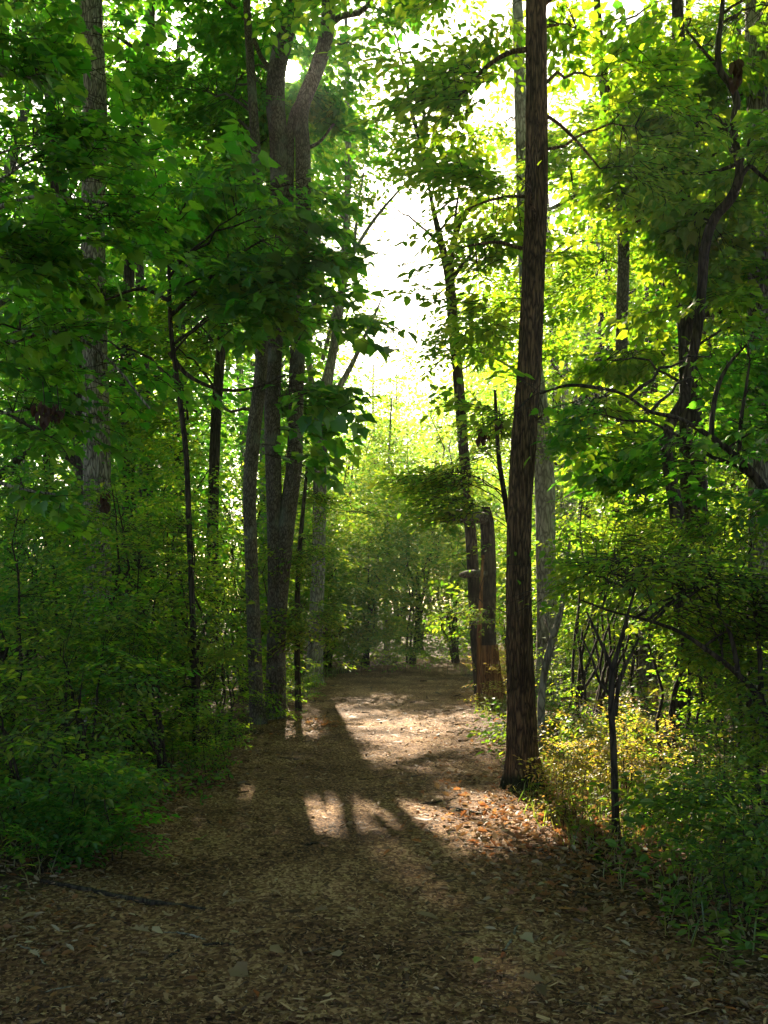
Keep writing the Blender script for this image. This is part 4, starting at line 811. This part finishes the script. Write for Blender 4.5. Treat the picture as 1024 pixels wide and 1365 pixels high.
P = np.c_[x, Y, gz(x, Y) + rng.uniform(.01, .05, n)]; sz = rng.uniform(.025, .07, n); h_ = rng.random(n) < .6
leaves_mesh(acc, OVAL, P[h_], fr[h_], sz[h_], 0); leaves_mesh(acc, OAK, P[~h_], fr[~h_], sz[~h_] * 1.2, 1)
o = acc.build('leaf_litter', [LEAF_DRY, LEAF_RUST], kind='stuff', smooth=False)

LM = {}
def fallen(shape, mat, px, pyb, size, label, group='fallen leaves on the path', name='fallen_leaf', yaw=None):
    Y = EYE * F / (pyb - HY); x = S_(px, Y); key = (id(shape), mat.name)
    if key not in LM:
        v = shape[0].copy(); v[:, 0] -= .5; o = Acc().add(v, shape[1]).build(name, mat); LM[key] = o.data; bpy.data.objects.remove(o)
    o = bpy.data.objects.new(name, LM[key]); COL.objects.link(o); o.location = (x, Y, float(gz(x, Y)) + .026 + .1 * size)
    o.rotation_euler = (rng.normal(0, .22), rng.normal(0, .22), rng.uniform(0, 6.28) if yaw is None else yaw); o.scale = (size,) * 3
    return tag(o, label, 'leaf', group)
fallen(OAK, LEAF_DRY, 316, 1217, .11, 'pale curled dry leaf alone left of the path middle', yaw=.3)
fallen(OAK, LEAF_DRY, 426, 1226, .1, 'pale dry leaf in the shade just left of the bright strip', yaw=2.8)
fallen(MAPLE, LEAF_FRESH, 266, 1125, .1, 'green fallen leaf lying in the small lit spot on the left')
fallen(LONG, LEAF_FRESH, 638, 1290, .13, 'narrow green leaf lying at the lower right of the path')
fallen(OAK, LEAF_DRY, 708, 1318, .11, 'largest pale lobed leaf at the bottom right of the path')
fallen(OAK, LEAF_DRY, 722, 1333, .09, 'smaller pale lobed leaf just below the largest one')
fallen(LONG, LEAF_DRY, 570, 1228, .12, 'narrow pale leaf just right of the path middle')
fallen(OAK, LEAF_DRY, 186, 1254, .1, 'grey lobed leaf in the shade below the long stick')
fallen(MAPLE, LEAF_DRY, 320, 1306, .09, 'greyish leaf in the dark lower left of the path')
fallen(LONG, LEAF_RUST, 437, 969, .16, 'rust red leaf heap speck at the left path edge before the clump')
fallen(MAPLE, LEAF_DRY, 890, 1222, .12, 'large pale leaf lying under the lower right plants')
fallen(LONG, LEAF_DRY, 812, 1225, .13, 'upright narrow pale leaf right of the shaded path edge')
for i in range(120):
    pyb = 960 + 400 * rng.random() ** .8; Y = EYE * F / (pyb - HY); xx = path_mid(Y) + rng.uniform(-1.5, 1.6) * path_half(Y) * rng.choice([.6, 1.0])
    px = HX + F * xx / Y
    if 0 < px < 1024: fallen([OAK, MAPLE, LONG, OVAL][rng.integers(4)], [LEAF_DRY, LEAF_RUST, LEAF_DRY][rng.integers(3)], px, pyb, rng.uniform(.035, .075), 'small dry brown leaf scattered on the wood-chip path')

def stick(pts, label, bark=TWIG, name='fallen_stick', seed=1):
    P = []
    for px, pyb, r in pts:
        Y = EYE * F / (pyb - HY); x = S_(px, Y); P.append([x, Y, float(gz(x, Y)) + .010 + r * .25, r * .75])
    P = resample(np.array(P), 24); P[:, :2] += rng.normal(0, .004, (24, 2)); b = P[12, :3].copy()
    o = Acc().add(*tube(P[:, :3], P[:, 3], 8, .12, 4, 0, seed)).build(name, bark, loc=b); return tag(o, label, 'stick', 'sticks lying on the path')
stick([(55, 1184, .014), (120, 1192, .02), (190, 1205, .022), (275, 1216, .01)], 'long dark stick lying across the left path edge', BARK_DARK)
stick([(592, 1078, .016), (612, 1083, .024), (643, 1088, .014)], 'short thick stick lying in the big sunlit patch', BARK_DARK)
stick([(560, 1073, .01), (590, 1070, .012), (610, 1066, .006)], 'thin stick just behind the short thick one', BARK_DARK)
for i, (a, b, c, d, lab) in enumerate([(200, 1250, 275, 1258, 'thin dark twig below the long stick'), (215, 1290, 240, 1272, 'short pale twig at lower left'), (760, 1190, 830, 1212, 'dark twig among litter right of the path'), (672, 1270, 690, 1235, 'slim twig slanting right of the path middle'),
        (750, 1335, 830, 1362, 'dark stick at the bottom right corner of the path'), (840, 1205, 900, 1185, 'twig lying below the forked sapling'), (20, 1262, 60, 1290, 'crooked twig in the lower left corner'), (400, 1130, 430, 1124, 'small dark twig left of the sunlit patch'),
        (270, 1265, 320, 1268, 'straight twig right below the long stick'), (60, 1330, 130, 1322, 'pale twig at the bottom left corner'), (820, 1140, 900, 1165, 'curved twig before the sunny undergrowth'), (110, 1225, 170, 1236, 'twig right under the long stick'), (640, 1130, 690, 1140, 'thin twig right of the sunlit patch')]):
    stick([(a, b, .006), ((a + c) / 2 + 4, (b + d) / 2 - 3, .008), (c, d, .004)], lab, BARK_DARK if i % 3 else BARK_PALE, seed=i)

def dead_cluster(px, pyt, Y, h, label, n=26):
    c = at(px, pyt, Y); acc = Acc(); a = rng.uniform(0, 6.28, n); t = rng.uniform(0, 1, n)
    P = c + np.c_[rng.normal(0, .018, (n, 2)), -t * h * .65]; D = np.c_[np.cos(a) * .35, np.sin(a) * .35, -np.ones(n)]
    leaves_mesh(acc, OVAL, P, frames(D, np.c_[np.cos(a), np.sin(a), rng.normal(0, .3, n)]), rng.uniform(.25, .5, n) * h)
    acc.add(*tube(np.array([c + [0, .0, .1], c + [.01, 0, 0], c - [0, 0, h * .5]]), [.003, .003, .002], 4), 1)
    o = acc.build('dead_leaf_cluster', [LEAF_DEAD, TWIG], loc=c, smooth=False); return tag(o, label, 'dead leaves', 'dead leaf clusters hanging from twigs')
dead_cluster(57, 533, 5.6, .16, 'left and darker of two dead leaf clusters hanging under the maple boughs')
dead_cluster(76, 538, 5.7, .13, 'right and browner of two dead leaf clusters hanging under the maple boughs')
dead_cluster(983, 78, 8.6, .26, 'reddish dead leaf cluster hanging beside the crooked tree top', 40)
dead_cluster(643, 568, 8, .18, 'long dead leaf cluster left of the ridged trunk')
dead_cluster(665, 555, 8, .14, 'short dead leaf cluster close beside the ridged trunk')
dead_cluster(852, 276, 10, .16, 'dead leaf cluster on a twig of the leaning tree')
dead_cluster(138, 655, 9, .22, 'ragged dead leaf cluster low on the pale furrowed trunk')

# ------------------------------------------------------------------ haze
hz, hn, ho = new_mat('haze_air')
pv = N(hn, 'ShaderNodeVolumePrincipled'); pv.inputs['Density'].default_value = .0006; pv.inputs['Color'].default_value = (.95, .97, 1, 1); pv.inputs['Anisotropy'].default_value = .6
hn.links.new(pv.outputs[0], ho.inputs['Volume'])
b0, b1 = np.array([-200., -200., -3.0]), np.array([200., 200., 34.])
v = np.array([[(b0, b1)[i][0], (b0, b1)[j][1], (b0, b1)[k][2]] for k in (0, 1) for j in (0, 1) for i in (0, 1)])
f = np.array([(0, 2, 3, 1), (4, 5, 7, 6), (0, 1, 5, 4), (2, 6, 7, 3), (0, 4, 6, 2), (1, 3, 7, 5)])
HAZE = True
if HAZE:
    o = Acc().add(v, f).build('haze', hz, kind='stuff', smooth=False)
nt_ = sum(len(m.loops) - 2 * len(m.polygons) for m in bpy.data.meshes)
print('TRIANGLES', nt_, 'OBJECTS', len(bpy.data.objects), 'TOPZ', max((o.matrix_world @ Vector(c))[2] for o in SC.objects if o.type == 'MESH' and o.name != 'haze' for c in [o.bound_box[6]]))
